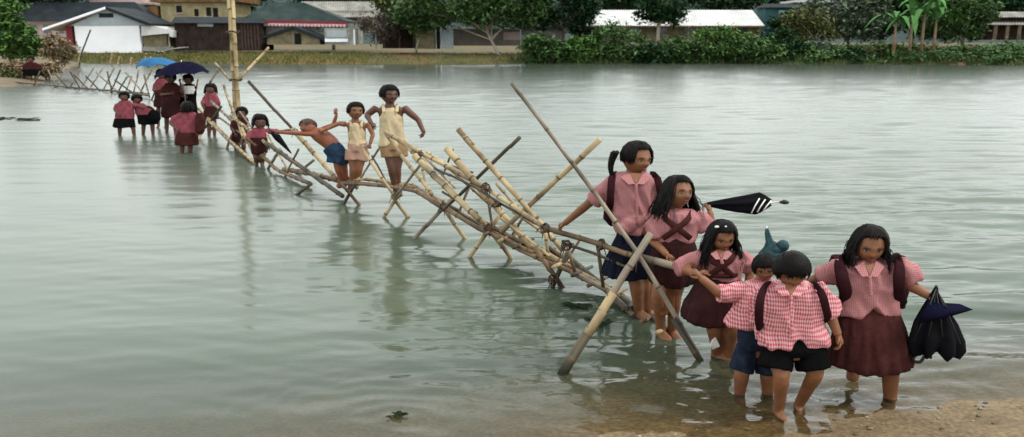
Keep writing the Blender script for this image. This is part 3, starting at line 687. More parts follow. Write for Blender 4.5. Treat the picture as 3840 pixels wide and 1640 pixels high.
# dark timber shed
t = house('timber_shed', 'dark timber shed behind the tall bamboo mast', 820, 188, 105, 'shed')
obj('wall', pbox(652, 985, 84, 190, 105, 5), 'wood_dark', t, False)
planks(t, 655, 750, 92, 188, 105, 11, 'wood_dark', 1); planks(t, 752, 860, 98, 188, 105, 12, 'wood_dark', 2); planks(t, 902, 982, 90, 188, 105, 12, mat('reddish_old_boards', (0.06, 0.035, 0.03), 0.9, 0.4, 1.2), 3)
obj('roof', roof_slope(640, 995, 86, 655, 985, 64, 104.4, 3, .03), 'roof_dark', t, False)
obj('panel', pbox(740, 800, 88, 100, 104.9, .05), 'wall_grey', t, False)
# house with maroon fringe
t = house('fringed_house', 'pale house under a dark hip roof with pink scalloped fringe', 1120, 160, 106)
obj('wall', pbox(975, 1330, 90, 165, 107, 6), 'wall_pale', t, False)
obj('roof', roof_slope(890, 1300, 80, 1010, 1140, 10, 106, 4, .03), 'roof_green', t, False)
obj('fascia', poly_prism([(970, 74), (1300, 82), (1302, 92), (970, 88)], 105.9, .12), 'red_trim', t, False)
for k in range(24):
    x = 974 + k * 13.5; y = 87 + k * .2; obj('scallop', poly_prism([(x, y), (x + 12.6, y + .2), (x + 11, y + 9), (x + 6.3, y + 11.5), (x + 1.6, y + 9)], 105.85, .04), 'pink_trim', t, False)
obj('window', pbox(1200, 1240, 98, 120, 106.94, .1), 'glass', t, False)
t = house('low_hut', 'low tan hut with black gable roof before the pale house', 1095, 168, 103, 'hut')
obj('wall', poly_prism([(1002, 168), (1002, 140), (1098, 108), (1200, 148), (1200, 168)], 103, 3), 'wall_tan', t, False)
obj('roof', poly_prism([(978, 148), (1098, 110), (1100, 98), (978, 138)], 102.5, 4), 'roof_dark', t, False)
obj('roof', poly_prism([(1100, 110), (1228, 160), (1230, 150), (1100, 98)], 102.5, 4), 'roof_dark', t, False)
obj('post', pbox(1096, 1101, 112, 166, 102.92, .1), 'wall_pale', t, False); obj('doorway', pbox(1104, 1130, 126, 167, 102.95, .1), 'hole', t, False)
t = house('white_kiosk', 'small white kiosk with grey shutter right of the low hut', 1275, 168, 102.5, 'kiosk')
obj('wall', pbox(1216, 1334, 106, 168, 102.5, 2), 'wall_pale', t, False); obj('shutter', pbox(1224, 1300, 114, 140, 102.42, .1), 'wall_grey', t, False)
obj('counter', pbox(1218, 1304, 146, 158, 102.3, .3), 'wall_white', t, False); obj('post', pbox(1324, 1333, 112, 168, 102.4, .1), 'wall_white', t, False)
t = house('sheet_roofed_building', 'building with pale grey sheet roof behind the fringed house', 1240, 60, 118, 'building')
obj('wall', pbox(1120, 1400, 40, 120, 119, 6), 'wall_pale', t, False); obj('roof', roof_slope(1110, 1420, 64, 1130, 1400, 6, 118, 4, .03), 'roof_grey', t, False)
# dark shed and hut in the middle
t = house('open_shed', 'dark open-fronted shed left of the broad forked tree', 1495, 180, 103, 'shed')
obj('wall', pbox(1432, 1556, 84, 182, 104.5, 2), 'wood_dark', t, False); obj('roof', roof_slope(1420, 1566, 88, 1425, 1560, 68, 102.6, 2, .03), 'roof_dark', t, False)
for x in (1436, 1494, 1548): obj('post', pbox(x, x + 6, 86, 182, 102.9, .2), 'bark', t, False)
planks(t, 1438, 1550, 140, 181, 104.5, 13, 'wood_dark', 4)
t = house('grey_hut', 'narrow grey-brown hut with pale roof edge under the broad tree', 1595, 182, 102, 'hut')
obj('wall', pbox(1558, 1628, 98, 184, 102, 2.5), 'wall_tan', t, False); obj('roof', poly_prism([(1550, 96), (1560, 82), (1600, 84), (1634, 92), (1630, 104)], 101.6, 3.4), 'roof_grey', t, False)
obj('doorway', pbox(1636, 1650, 100, 184, 102.2, .6), 'hole', t, False); planks(t, 1654, 1700, 108, 184, 102.2, 11, 'wall_grey', 5)
t = house('grey_wall', 'long low grey wall under the broad tree', 1850, 165, 104, 'wall')
obj('wall', pbox(1700, 1950, 112, 172, 104, .3), mat('weathered_wall', (0.16, 0.135, 0.115), .9, .3, .6), t, False); obj('wall', pbox(1954, 2110, 100, 175, 103.8, .3), 'roof_grey', t, False)
obj('panel', pbox(1888, 1950, 120, 150, 103.9, .06), 'wall_pink', t, False); obj('capping', pbox(1696, 1952, 108, 112, 103.9, .5), 'wall_pale', t, False)
# long low building with white roof
t = house('long_white_roofed_building', 'long low building with white sheet roof at centre right', 2530, 120, 107, 'building')
obj('wall', pbox(2230, 2850, 92, 160, 108, 5), 'wall_tan', t, False)
obj('roof', roof_slope(2195, 2868, 96, 2232, 2822, 38, 107, 4, .035), 'roof_white', t, False)
obj('gutter', pbox(2205, 2862, 98, 103, 106.9, .15), 'wood_brown', t, False)
for k in range(6): w_ = obj('window', pbox(2265 + k * 100, 2300 + k * 100, 106, 130, 107.94, .1), 'glass', t, False); obj('sill', pbox(2260 + k * 100, 2305 + k * 100, 130, 133, 107.85, .2), 'wall_pale', w_, False)
t = house('teal_shed', 'teal painted shed with pale cyan shutter right of the white roof', 2920, 90, 110, 'shed')
obj('wall', pbox(2870, 2990, 26, 150, 110, 4), 'teal_wall', t, False); obj('roof', roof_slope(2862, 2998, 28, 2866, 2994, 14, 109.5, 2, .02), 'roof_dark', t, False); obj('shutter', pbox(2922, 2958, 40, 66, 109.9, .1), 'cyan', t, False)
t = house('right_upper_building', 'building with pale flat roof edge behind the loose tree', 3060, 40, 118, 'building')
obj('wall', pbox(2995, 3130, 12, 120, 118, 5), 'wood_dark', t, False); obj('roof', pbox(2985, 3140, 0, 9, 117, 7), 'roof_white', t, False)
t = house('right_edge_house', 'house with layered grey roofs at the right edge', 3790, 120, 104)
obj('wall', pbox(3720, 3960, 60, 150, 104.5, 5), 'wood_dark', t, False); obj('roof', roof_slope(3700, 3990, 64, 3735, 3960, 44, 103.5, 3, .03), 'roof_grey', t, False)
obj('lower_roof', roof_slope(3715, 3990, 92, 3725, 3980, 80, 102.5, 2, .03), 'roof_grey', t, False)
for x in (3730, 3775, 3820): obj('post', pbox(x, x + 6, 92, 150, 102.6, .15), 'bark', t, False)
# posts on the bank
for i, (x, y0, y1, lab) in enumerate(((1410, 124, 172, 'thin white post before the bare thicket'), (1558, 152, 186, 'short pale leaning post by the narrow grey hut'))):
    a = W(x, y1, 100); b = W(x + (12 if i else 0), y0, 100); mb = MB(); mb.tube([a + Vector((0, 0, -.3)), a.lerp(b, .5), b], [.1, .09, .085], 7); mb.ell(b, (.11, .11, .05), 8, 5)
    tag(obj('bank_post', mb, 'wall_pale', None, True, a), lab, 'post')
# plank raft moored at the bank, right of the small shed
a = W(620, 188, 97); t = thing('moored_raft', 'small pale board raft drawn up on the bank below the timber shed', 'raft', a)
for k in range(5):
    mb = MB(); p = W(612, 192, 97) + Vector((0, k * .3, 0)); q = W(690, 178, 97) + Vector((0, k * .3, 0)); mb.tube([p, p.lerp(q, .5) + Vector((0, 0, .05)), q], [(.05, .13)] * 3, 6); obj('board', mb, 'wall_pale', t)
# ================================================================== the bamboo footbridge
BR = [(-60, 318), (130, 322), (300, 336), (470, 352), (560, 372), (660, 430), (740, 500), (880, 560), (957, 615), (1120, 690), (1310, 750), (1488, 806), (1650, 893), (1835, 960), (2083, 1065), (2420, 1200), (2720, 1345), (2950, 1540)]
_bx = [p[0] for p in BR]; _by = [G(*p).y for p in BR]
def Yb(x): return float(np.interp(x, _bx, _by))
bridge = thing('bamboo_footbridge', 'rickety bamboo footbridge of lashed poles zigzagging across the flooded river', 'bridge', G(2083, 1065))
def pole_mesh(pts, r0, r1, seed=0, node=0.32, seg=9):
    rnd = random.Random(seed); pts = [Vector(p) for p in pts]
    L = [0]
    for a, b in zip(pts, pts[1:]): L.append(L[-1] + (b - a).length)
    tot = L[-1]; node = max(node, tot / 16); ss = [0.0]; d = rnd.uniform(.3, 1) * node
    def at(s):
        for i in range(len(pts) - 1):
            if s <= L[i + 1] or i == len(pts) - 2: return pts[i].lerp(pts[i + 1], (s - L[i]) / max(1e-6, L[i + 1] - L[i]))
    P = []; R = []; nd = []
    def put(s, k): P.append(at(s) + Vector((0, 0, 0))); R.append((r0 + (r1 - r0) * s / tot) * k); nd.append(k > 1.05)
    put(0, 1)
    while d < tot - .06:
        e = min(.02, node * .08)
        put(d - e, .97); put(d, 1.13); put(d + e, .97); d += node * rnd.uniform(.85, 1.2)
    put(tot, 1)
    # slight natural bow
    ax = Vector((rnd.uniform(-1, 1), rnd.uniform(-1, 1), rnd.uniform(-.5, .5))) * tot * 0.008
    for i in range(len(P)): P[i] = P[i] + ax * math.sin(math.pi * i / (len(P) - 1))
    # uneven, slightly crooked at each node
    for i in range(1, len(P) - 1): P[i] = P[i] + Vector((rnd.uniform(-1, 1), rnd.uniform(-1, 1), rnd.uniform(-1, 1))) * r0 * .16
    mb = MB(); mb.tube(P, R, seg, round_=False)
    for i in range(len(P) - 1):
        if nd[i]:
            for k in range(seg): mb.m[i * seg + k] = 1
    return mb
_pk = [0]
def pole(pts, r, m='bamboo', dy=0.0, refs=None, taper=.85, parent=None, name='bamboo_pole', Ys=None):
    _pk[0] += 1; wp = []
    for i, (x, y) in enumerate(pts):
        Y = Ys[i] if Ys else Yb(refs[i] if refs else x) + dy
        wp.append(W(x, y, Y))
    return obj(name, pole_mesh(wp, r * .82, r * taper * .82, _pk[0]), [m, 'node'], parent or bridge)
def lashing(x, y, Y, r=.07, seed=0):
    rnd = random.Random(seed); c = W(x, y, Y); mb = MB()
    for k in range(4):
        ax = Vector((rnd.uniform(-1, 1), rnd.uniform(-.6, .6), rnd.uniform(-1, 1))).normalized(); u = ax.orthogonal().normalized(); v = ax.cross(u)
        o = ax * rnd.uniform(-.03, .03)
        mb.tube([c + o + (u * math.cos(a) + v * math.sin(a)) * r * rnd.uniform(.95, 1.1) for a in [2 * math.pi * i / 12 for i in range(13)]], .008, 5)
    for k in range(3):
        d = Vector((rnd.uniform(-1, 1), rnd.uniform(-1, 0), rnd.uniform(-1, .3))).normalized(); mb.tube([c + d * r * .8, c + d * r * 1.5 + Vector((0, 0, -.01)), c + d * r * 2 + Vector((0, 0, -.05))], [.007, .006, .004], 5)
    obj('lashing', mb, 'rope', bridge)

# near end: crossed struts
Yx = 7.05
pole([(1919, 313), (2160, 640), (2392, 962), (2629, 1356)], .0215, 'bamboo_grey', Ys=[7.3, 7.1, 6.92, G(2629, 1350).y], taper=1.3)
pole([(2526, 1196), (2629, 1357)], .034, 'bamboo_dark', Ys=[G(2629, 1350).y + .13, G(2629, 1350).y - .01], taper=1)
Yf = G(2112, 1398).y
pole([(2104, 1412), (2200, 1254)], .052, 'bamboo_dark', Ys=[Yf - .01, Yf + .115], taper=.98)
pole([(2104, 1412), (2440, 876)], .045, 'bamboo_grey', Ys=[Yf, Yf + .42], taper=.8)
pole([(2196, 1266), (2300, 1100)], .0465, 'bamboo', Ys=[Yf + .113, Yf + .243], taper=.95)
# tall cross posts of the rail
pole([(2250, 524), (1990, 764), (1880, 872)], .040, 'bamboo', Ys=[8.9, 9.2, 9.3])
pole([(1950, 515), (1734, 722), (1660, 790)], .030, 'bamboo_dark', Ys=[9.9, 10.3, 10.4])
pole([(1719, 486), (2025, 832), (2110, 940)], .040, 'bamboo', Ys=[9.7, 9.0, 8.9])
pole([(1719, 486), (1775, 549)], .0415, 'bamboo_brown', Ys=[9.695, 9.565])
pole([(1676, 559), (1786, 693), (2003, 942)], .052, 'bamboo', Ys=[10.2, 9.8, 9.2])
# handrails
pole([(1445, 495), (1519, 540), (1821, 704), (2042, 856)], .036, 'bamboo', Ys=[11.6, 11.2, 9.6, 8.2])
pole([(2030, 850), (2240, 914), (2400, 968)], .036, 'bamboo_brown', Ys=[8.2, 7.6, 7.18])
pole([(2396, 965), (2640, 1024)], .044, 'bamboo_grey', Ys=[7.05, 6.58])
pole([(1600, 573), (1821, 702), (2042, 852)], .030, 'bamboo', Ys=[10.9, 9.75, 8.35])
pole([(1629, 632), (1769, 698), (1862, 760), (2030, 850)], .020, 'bamboo_dark', Ys=[10.3, 9.7, 9.3, 8.5])
pole([(2110, 912), (2240, 954), (2345, 1000)], .020, 'bamboo_dark', Ys=[8.1, 7.65, 7.35])
pole([(1519, 540), (1660, 690), (1700, 740)], .034, 'bamboo', Ys=[11.2, 10.4, 10.2])
pole([(1555, 585), (1795, 822)], .052, 'bamboo', Ys=[10.7, 9.5])
pole([(1360, 560), (1440, 680), (1475, 730)], .030, 'bamboo', Ys=[12.2, 11.8, 11.7])
pole([(1590, 600), (1520, 690), (1480, 740)], .026, 'bamboo_grey', Ys=[11.0, 11.4, 11.5])
pole([(1445, 495), (1500, 580), (1620, 730)], .036, 'bamboo', Ys=[11.9, 11.6, 10.8])
# walkway poles
dk = [(1280, 684), (1380, 684), (1470, 697), (1560, 712), (1664, 774), (1800, 852), (2001, 946), (2150, 1012), (2298, 1100), (2375, 1180)]
rj = random.Random(77)
for dy_, r_, m_ in ((-.18, .036, 'bamboo_brown'), (-.06, .032, 'bamboo'), (.07, .036, 'bamboo_brown'), (.19, .032, 'bamboo_grey'), (.30, .034, 'bamboo_dark')):
    for a_, b_ in ((0, 5), (3, 7), (5, 8), (7, 10)):
        pole([(x + rj.uniform(-6, 6), y + rj.uniform(-7, 7) - dy_ * 34) for x, y in dk[a_:b_]], r_ * rj.uniform(.8, 1.15), m_ if rj.random() < .6 else rj.choice(['bamboo_brown', 'bamboo', 'bamboo_grey']), dy_)
pole([(1792, 822), (2003, 936)], .042, 'bamboo_brown', .05); pole([(2007, 928), (2298, 1096)], .04, 'bamboo', -.02); pole([(2060, 932), (2335, 1122), (2400, 1178)], .04, 'bamboo_brown', .35); pole([(2150, 985), (2400, 1180), (2520, 1260)], .05, 'bamboo_dark', .1)
pole([(2330, 1120), (2450, 1205), (2640, 1330)], .055, 'bamboo_dark', 0.05); pole([(2290, 1085), (2440, 1190), (2600, 1292)], .05, 'bamboo_brown', .25)
for i, (x, y) in enumerate(((1850, 868), (1905, 893), (1960, 918), (2040, 955), (2110, 990), (2180, 1022), (2240, 1060), (2310, 1105), (2370, 1150), (2440, 1195), (2500, 1235))):
    pole([(x - 34, y + 12), (x + 40, y - 22)], .026, ['bamboo_brown', 'bamboo', 'bamboo_dark'][i % 3], Ys=[Yb(x) - .3, Yb(x) + .45], name='cross_slat')
# slim uprights and braces between rail and walkway
for pts, r_, m_, dy_ in (([(1560, 556), (1706, 704)], .024, 'bamboo', .1), ([(1432, 540), (1338, 694)], .024, 'bamboo_grey', .2), ([(1620, 598), (1772, 648)], .018, 'bamboo_dark', .2), ([(1690, 636), (1836, 768)], .024, 'bamboo_brown', .1),
        ([(1862, 690), (1966, 806)], .022, 'bamboo', .1), ([(1925, 796), (2084, 908)], .024, 'bamboo', .2), ([(2004, 752), (1905, 905)], .022, 'bamboo_grey', .1), ([(1822, 706), (1850, 864)], .024, 'bamboo_brown', -.1), ([(2044, 858), (2056, 972)], .026, 'bamboo', -.2),
        ([(2124, 912), (2156, 1020)], .024, 'bamboo_brown', -.2), ([(1572, 577), (1604, 735)], .024, 'bamboo', -.1), ([(1764, 690), (1720, 800)], .024, 'bamboo_grey', 0), ([(1395, 585), (1452, 690)], .02, 'bamboo_dark', .1), ([(2240, 914), (2262, 1076)], .026, 'bamboo_brown', -.2), ([(2180, 890), (2110, 1000)], .02, 'bamboo_grey', .1), ([(1660, 720), (1790, 800)], .02, 'bamboo_dark', -.2), ([(1880, 820), (2060, 960)], .022, 'bamboo', -.3), ([(1700, 560), (1660, 660)], .018, 'bamboo_grey', .2),
        ([(700, 330), (760, 470)], .03, 'bamboo_grey', .3), ([(742, 300), (716, 420)], .03, 'bamboo', .4), ([(848, 350), (912, 520)], .032, 'bamboo', 0), ([(930, 470), (880, 590)], .03, 'bamboo_grey', 0), ([(820, 440), (900, 500)], .03, 'bamboo_brown', 0), ([(1000, 500), (1080, 640)], .026, 'bamboo', .1), ([(900, 420), (1010, 560)], .028, 'bamboo_brown', .2), ([(1120, 560), (1060, 680)], .026, 'bamboo_grey', .1), ([(1090, 600), (1210, 690)], .03, 'bamboo_brown', -.1)):
    pole(pts, r_, m_, dy_)
# props in the water
for pts, m in (([(1705, 735), (1558, 893)], 'bamboo_grey'), ([(1636, 742), (1746, 896)], 'bamboo'), ([(1872, 812), (1762, 962)], 'bamboo'), ([(1798, 815), (1910, 962)], 'bamboo'), ([(1505, 715), (1440, 812)], 'bamboo'), ([(1468, 735), (1528, 812)], 'bamboo'), ([(2130, 945), (2070, 1078)], 'bamboo_dark'), ([(2004, 925), (2108, 1076)], 'bamboo_brown'), ([(1178, 600), (1110, 655)], 'bamboo_dark'), ([(1170, 688), (1112, 730)], 'bamboo_dark'), ([(1335, 685), (1290, 765)], 'bamboo_dark'), ([(1280, 690), (1345, 768)], 'bamboo_brown')):
    a, b = pts; g = G(*b); p1 = W(b[0], b[1], g.y); p0 = W(a[0], a[1], g.y); d = (p1 - p0).normalized()
    _pk[0] += 1; obj('prop', pole_mesh([p0, p1 + d * .35], .026, .029, _pk[0]), [m, 'node'], bridge)
# left stretch
pole([(1000, 538), (1285, 736)], .055, 'bamboo_dark', -.2); pole([(932, 306), (1102, 490)], .038, 'bamboo_dark', -.1, refs=[1100, 1130]); pole([(1098, 486), (1262, 672)], .055, 'bamboo', -.1, refs=[1130, 1260])
pole([(1065, 636), (1150, 650), (1290, 684)], .06, 'bamboo_brown', .2); pole([(779, 450), (957, 615)], .045, 'bamboo', -.1, refs=[800, 957]); pole([(785, 452), (960, 622)], .03, 'bamboo_dark', -.2, refs=[800, 957])
pole([(951, 555), (1046, 644), (1165, 690)], .05, 'bamboo_brown', 0); pole([(725, 391), (880, 550), (950, 610)], .05, 'bamboo', -.15); pole([(770, 462), (706, 612)], .05, 'bamboo', -.4, refs=[770, 800])
pole([(824, 250), (765, 350)], .04, 'bamboo_grey', .5, refs=[740, 740]); pole([(839, 320), (880, 440)], .04, 'bamboo_grey', .1, refs=[840, 880]); pole([(806, 236), (862, 300)], .04, 'bamboo', .5, refs=[740, 740])
pole([(865, 434), (938, 488), (1002, 541)], .05, 'bamboo', .1); pole([(790, 380), (880, 470), (945, 560)], .045, 'bamboo_grey', .3); pole([(830, 400), (770, 480)], .04, 'bamboo_dark', .2, refs=[830, 800])
pole([(870, 505), (840, 585)], .045, 'bamboo', -.1, refs=[870, 870]); pole([(905, 480), (960, 600)], .045, 'bamboo', -.3, refs=[940, 957]); pole([(1050, 560), (1000, 640)], .04, 'bamboo_grey', .1)
pole([(670, 400), (760, 512)], .05, 'bamboo_brown', .3); pole([(600, 372), (690, 440)], .05, 'bamboo_grey', .3)
# far stretch: walkway line and leaning rail posts
pole([(560, 360), (430, 344), (280, 332)], .05, 'bamboo_dark', 0); pole([(300, 332), (150, 318), (20, 306)], .05, 'bamboo_dark', 0); pole([(560, 352), (420, 338), (270, 326)], .045, 'bamboo_grey', 1)
for a, b in (((353, 252), (300, 336)), ((386, 255), (343, 322)), ((429, 255), (388, 338)), ((478, 288), (440, 348)), ((494, 286), (470, 350)), ((569, 262), (522, 356)), ((262, 268), (300, 330)), ((360, 272), (440, 342)), ((520, 262), (500, 352)), ((300, 262), (262, 330)), ((240, 262), (215, 322)), ((320, 285), (372, 338)), ((402, 268), (420, 346)), ((452, 262), (418, 340)), ((180, 262), (205, 322)), ((150, 268), (128, 320)), ((276, 280), (330, 334)), ((540, 280), (560, 362)), ((600, 290), (570, 372)), ((470, 270), (540, 352)), ((205, 275), (250, 326)), ((430, 300), (500, 350))):
    pole([a, b, (b[0] - (a[0] - b[0]) * .08, b[1] + 6)], .05, random.Random(a[0]).choice(['bamboo_grey', 'bamboo_dark', 'bamboo_grey']), 0, refs=[b[0]] * 3, name='rail_post')
for i, (x, y, Y) in enumerate(((1664, 774, Yb(1664) - .15), (1833, 858, Yb(1833) - .2), (1821, 704, 9.5), (1862, 762, 9.2), (2044, 858, 8.12), (2123, 920, 8.0), (2392, 962, 7.0), (2248, 916, 7.55), (1107, 493, Yb(1130) - .15), (1572, 577, 10.8), (1480, 738, Yb(1480) - .1), (2075, 1050, Yb(2083) - .2))):
    lashing(x, y, Y, .048, i)
# tall mast of two poles
t = thing('bamboo_mast', 'tall pale bamboo mast of bundled poles rising out of the picture behind the bridge', 'mast', G(893, 545))
Ym = Yb(880) + .6
for a, b, r, m in (((857, -40), (888, 545), .066, 'bamboo'), ((871, -60), (902, 540), .058, 'bamboo'), ((866, 60), (893, 550), .045, 'bamboo_grey')):
    _pk[0] += 1; obj('bamboo_pole', pole_mesh([W(*a, Ym + (.1 if r < .07 else 0)), W(*b, Ym)], r * .8, r, _pk[0], .5), [m, 'node'], t)
_pk[0] += 1; p = W(1008, 178, Ym + .5); q = W(893, 300, Ym)
tag(obj('brace_pole', pole_mesh([p, q], .03, .04, _pk[0]), ['bamboo', 'node'], t))
for i, y in enumerate((120, 300, 420)):
    mb = MB(); c = W(866 + y * .06, y, Ym); mb.tube([c + Vector((.15 * math.cos(a), .12 * math.sin(a), .02 * math.sin(3 * a))) for a in [2 * math.pi * k / 14 for k in range(15)]], .02, 6); obj('lashing', mb, 'rope', t)
# lone stick before the white house and short bank stakes
for (a, b, lab) in (((340, 112), (306, 196), 'dark leaning stick before the white house wall'),):
    mb = pole_mesh([W(*a, 80), W(306, 200, 80), W(290, 262, 80) + Vector((0, 0, -.3))], .07, .08, 900); tag(obj('stick', mb, ['bamboo_dark', 'node'], None, True, W(290, 262, 80)), lab, 'stick')
for i, (x, y0, y1) in enumerate(((218, 200, 246), (292, 205, 248), (412, 203, 247), (440, 214, 246), (486, 216, 246), (540, 200, 244))):
    mb = pole_mesh([W(x + 8, y0, 92), W(x, y1 + 6, 92)], .09, .1, 910 + i)
    tag(obj('bank_stake', mb, ['bamboo', 'node'], None, True, W(x, y1, 92)), ['leftmost pale stake on the bank beside the dry brush', 'pale stake below the left corner of the white house', 'pale stake below the middle of the white house', 'second short stake below the middle of the white house', 'short stake below the right half of the white house', 'pale stake below the right corner of the white house'][i], 'stake', 'bamboo stakes at the foot of the white house')
# ------------------------------------------------------------------ floating weeds
def weed(label, x, y, size, n, m, seed, Y=None, h=1.0):
    rnd = random.Random(seed); c = G(x, y); t = thing('floating_weed', label, 'water plant', c)
    for k in range(n):
        az = rnd.uniform(0, 6.28); L = size * rnd.uniform(.5, 1.2); d = Vector((math.cos(az), math.sin(az), 0)); sd = Vector((-d.y, d.x, 0)); o = Vector((rnd.gauss(0, .5), rnd.gauss(0, .35), 0)) * size
        mb = MB(); vs = []; fs = []
        for i in range(5):
            s = i / 4; p = c + o + d * L * s + Vector((0, 0, .012 + h * L * (1.1 * s - s * s * .9))); w = L * .28 * math.sin(math.pi * (.1 + .85 * s))
            vs += [p - sd * w, p + Vector((0, 0, -.1 * w)), p + sd * w]
            if i: b = (i - 1) * 3; fs += [(b, b + 1, b + 4, b + 3), (b + 1, b + 2, b + 5, b + 4)]
        mb.add(vs, fs); obj('leaf', mb, m, t)
weed('small dark floating weed in the calm foreground water', 1488, 1566, .06, 16, 'weed', 1, h=.7)
weed('green floating weed by the near foot of the bridge walkway', 2175, 1150, .10, 16, 'weed', 2, h=.35)
weed('trailing green weed caught under the walkway near the crossed struts', 2262, 1210, .09, 14, 'weed', 3, h=.3)
weed('dark drifting weed patch at the left edge of the water', 12, 446, .3, 22, 'weed', 4, h=.3)
weed('dark drifting weed patch just right of the left edge', 100, 450, .3, 24, 'weed', 5, h=.3)
# pebbles and litter on the sand
rnd = random.Random(9); pb = MB()
for _ in range(240):
    x = rnd.uniform(-.5, 7); y = float(np.interp(x, sx_, sy_)) - abs(rnd.gauss(.0, .7)) + .12; z = float(bed_z(np.array(x), np.array(y))); r = rnd.uniform(.004, .016)
    pb.ell((x, y, z + r * .2), (r * rnd.uniform(1, 1.8), r, r * .6), 6, 4)
tag(obj('pebbles', pb, mat('pebbles', (.08, .06, .035), .8, 0, 20, col2=(.28, .23, .16), island=.6)), 'scattered small pebbles on the wet sand', 'pebbles', None, 'stuff')
# ================================================================== people
def rotm(yaw, pitch, roll):
    return Matrix.Rotation(math.radians(yaw), 3, 'Z') @ Matrix.Rotation(math.radians(pitch), 3, 'X') @ Matrix.Rotation(math.radians(roll), 3, 'Y')
def g_(x, s): return math.exp(-(x / s) ** 2)
def head_pt(th, ph, hair=0.0):
    """unit head: chin to crown 1, front -Y; th from crown, ph from front"""
    x = 0.37 * math.sin(th) * math.sin(ph); y = -0.45 * math.sin(th) * math.cos(ph); z = 0.5 * math.cos(th)
    if z < 0:
        k = -z / 0.5
        x *= 1 - 0.30 * k ** 1.6
        if y > 0: y *= 1 - 0.35 * k
        else: y *= 1 + 0.06 * k
    if y < 0 and not hair:
        f = max(0, math.cos(ph)) ** 1
        y *= 0.93
        y -= 0.105 * g_(x, .055) * (g_(z + .10, .07) + 0.55 * g_(z + .0, .10)) * f       # nose
        y -= 0.030 * g_(z - .10, .05) * g_(x, .26) * f                                    # brow
        y += 0.050 * (g_(x - .15, .085) + g_(x + .15, .085)) * g_(z - .015, .065) * f     # eye sockets
        y -= 0.035 * (g_(x - .19, .10) + g_(x + .19, .10)) * g_(z + .12, .10) * f          # cheeks
        y -= 0.030 * g_(x, .12) * (g_(z + .235, .035) + g_(z + .30, .035)) * f             # lips
        y += 0.020 * g_(x, .13) * g_(z + .268, .014) * f
        y -= 0.035 * g_(x, .11) * g_(z + .44, .07) * f                                    # chin
    return Vector((x, y, z))
def head(mb, C, h, sx, R, detail=1, mouth=True):
    def T(p): q = R @ p; return C + Vector((q.x * h * sx, q.y * h, q.z * h))
    nu, nv = (40, 30) if detail else (18, 14)
    rs = [[T(head_pt(math.pi * i / nv, 2 * math.pi * j / nu)) for j in range(nu)] for i in range(1, nv)]
    rs = [r[::-1] for r in rs]
    mb.rings(rs, 0, True, 0.0)
    for s in (-1, 1):
        e = MB(); e.ell((0, 0, 0), (.035, .075, .105), 10, 7); mb.add([T(Vector((p[0] + s * .375, p[1] + .03, p[2] - .04))) for p in e.v], e.f, 0)   # ear
        ey = -0.45 * .80
        def blob(c, r, mi, seg=10, rw=6):
            e = MB(); e.ell((0, 0, 0), r, seg, rw); mb.add([T(Vector((p[0] + c[0], p[1] + c[1], p[2] + c[2]))) for p in e.v], e.f, mi)
        blob((s * .15, -.362, .012), (.062, .028, .028), 1)
        blob((s * .15, -.378, .012), (.030, .020, .027), 2)
        # lid and brow
        lid = [T(Vector((s * (.15 + a), -.385 + abs(a) * .25, .040 - a * a * 4))) for a in (-.075, -.04, 0, .04, .075)]
        mb.tube(lid, [h * .008, h * .013, h * .014, h * .013, h * .007], 5, 2)
        br = [T(Vector((s * (.15 + a), -.425 + abs(a + .02) * .35, .105 + .012 - (a - .02) ** 2 * 2.5))) for a in (-.09, -.04, .02, .09)]
        mb.tube(br, [h * .011, h * .018, h * .017, h * .007], 5, 2)
        blob((s * .032, -.495, -.148), (.013, .012, .009), 2, 6, 5)  # dark dot coloured in as the shading of the nostril
    if mouth:
        for z, r in ((-.243, .020), (-.296, .026)):
            lp = [T(Vector((a, -.452 + abs(a) * .42, z + (.006 if z > -.26 else -.004) * (1 - abs(a) * 8)))) for a in (-.11, -.055, 0, .055, .11)]
            mb.tube(lp, [h * .006, h * r * .8, h * r, h * r * .8, h * .006], 6, 3)
        mb.tube([T(Vector((a, -.466 + abs(a) * .42, -.269))) for a in (-.105, -.05, 0, .05, .105)], h * .006, 4, 2)
    return T

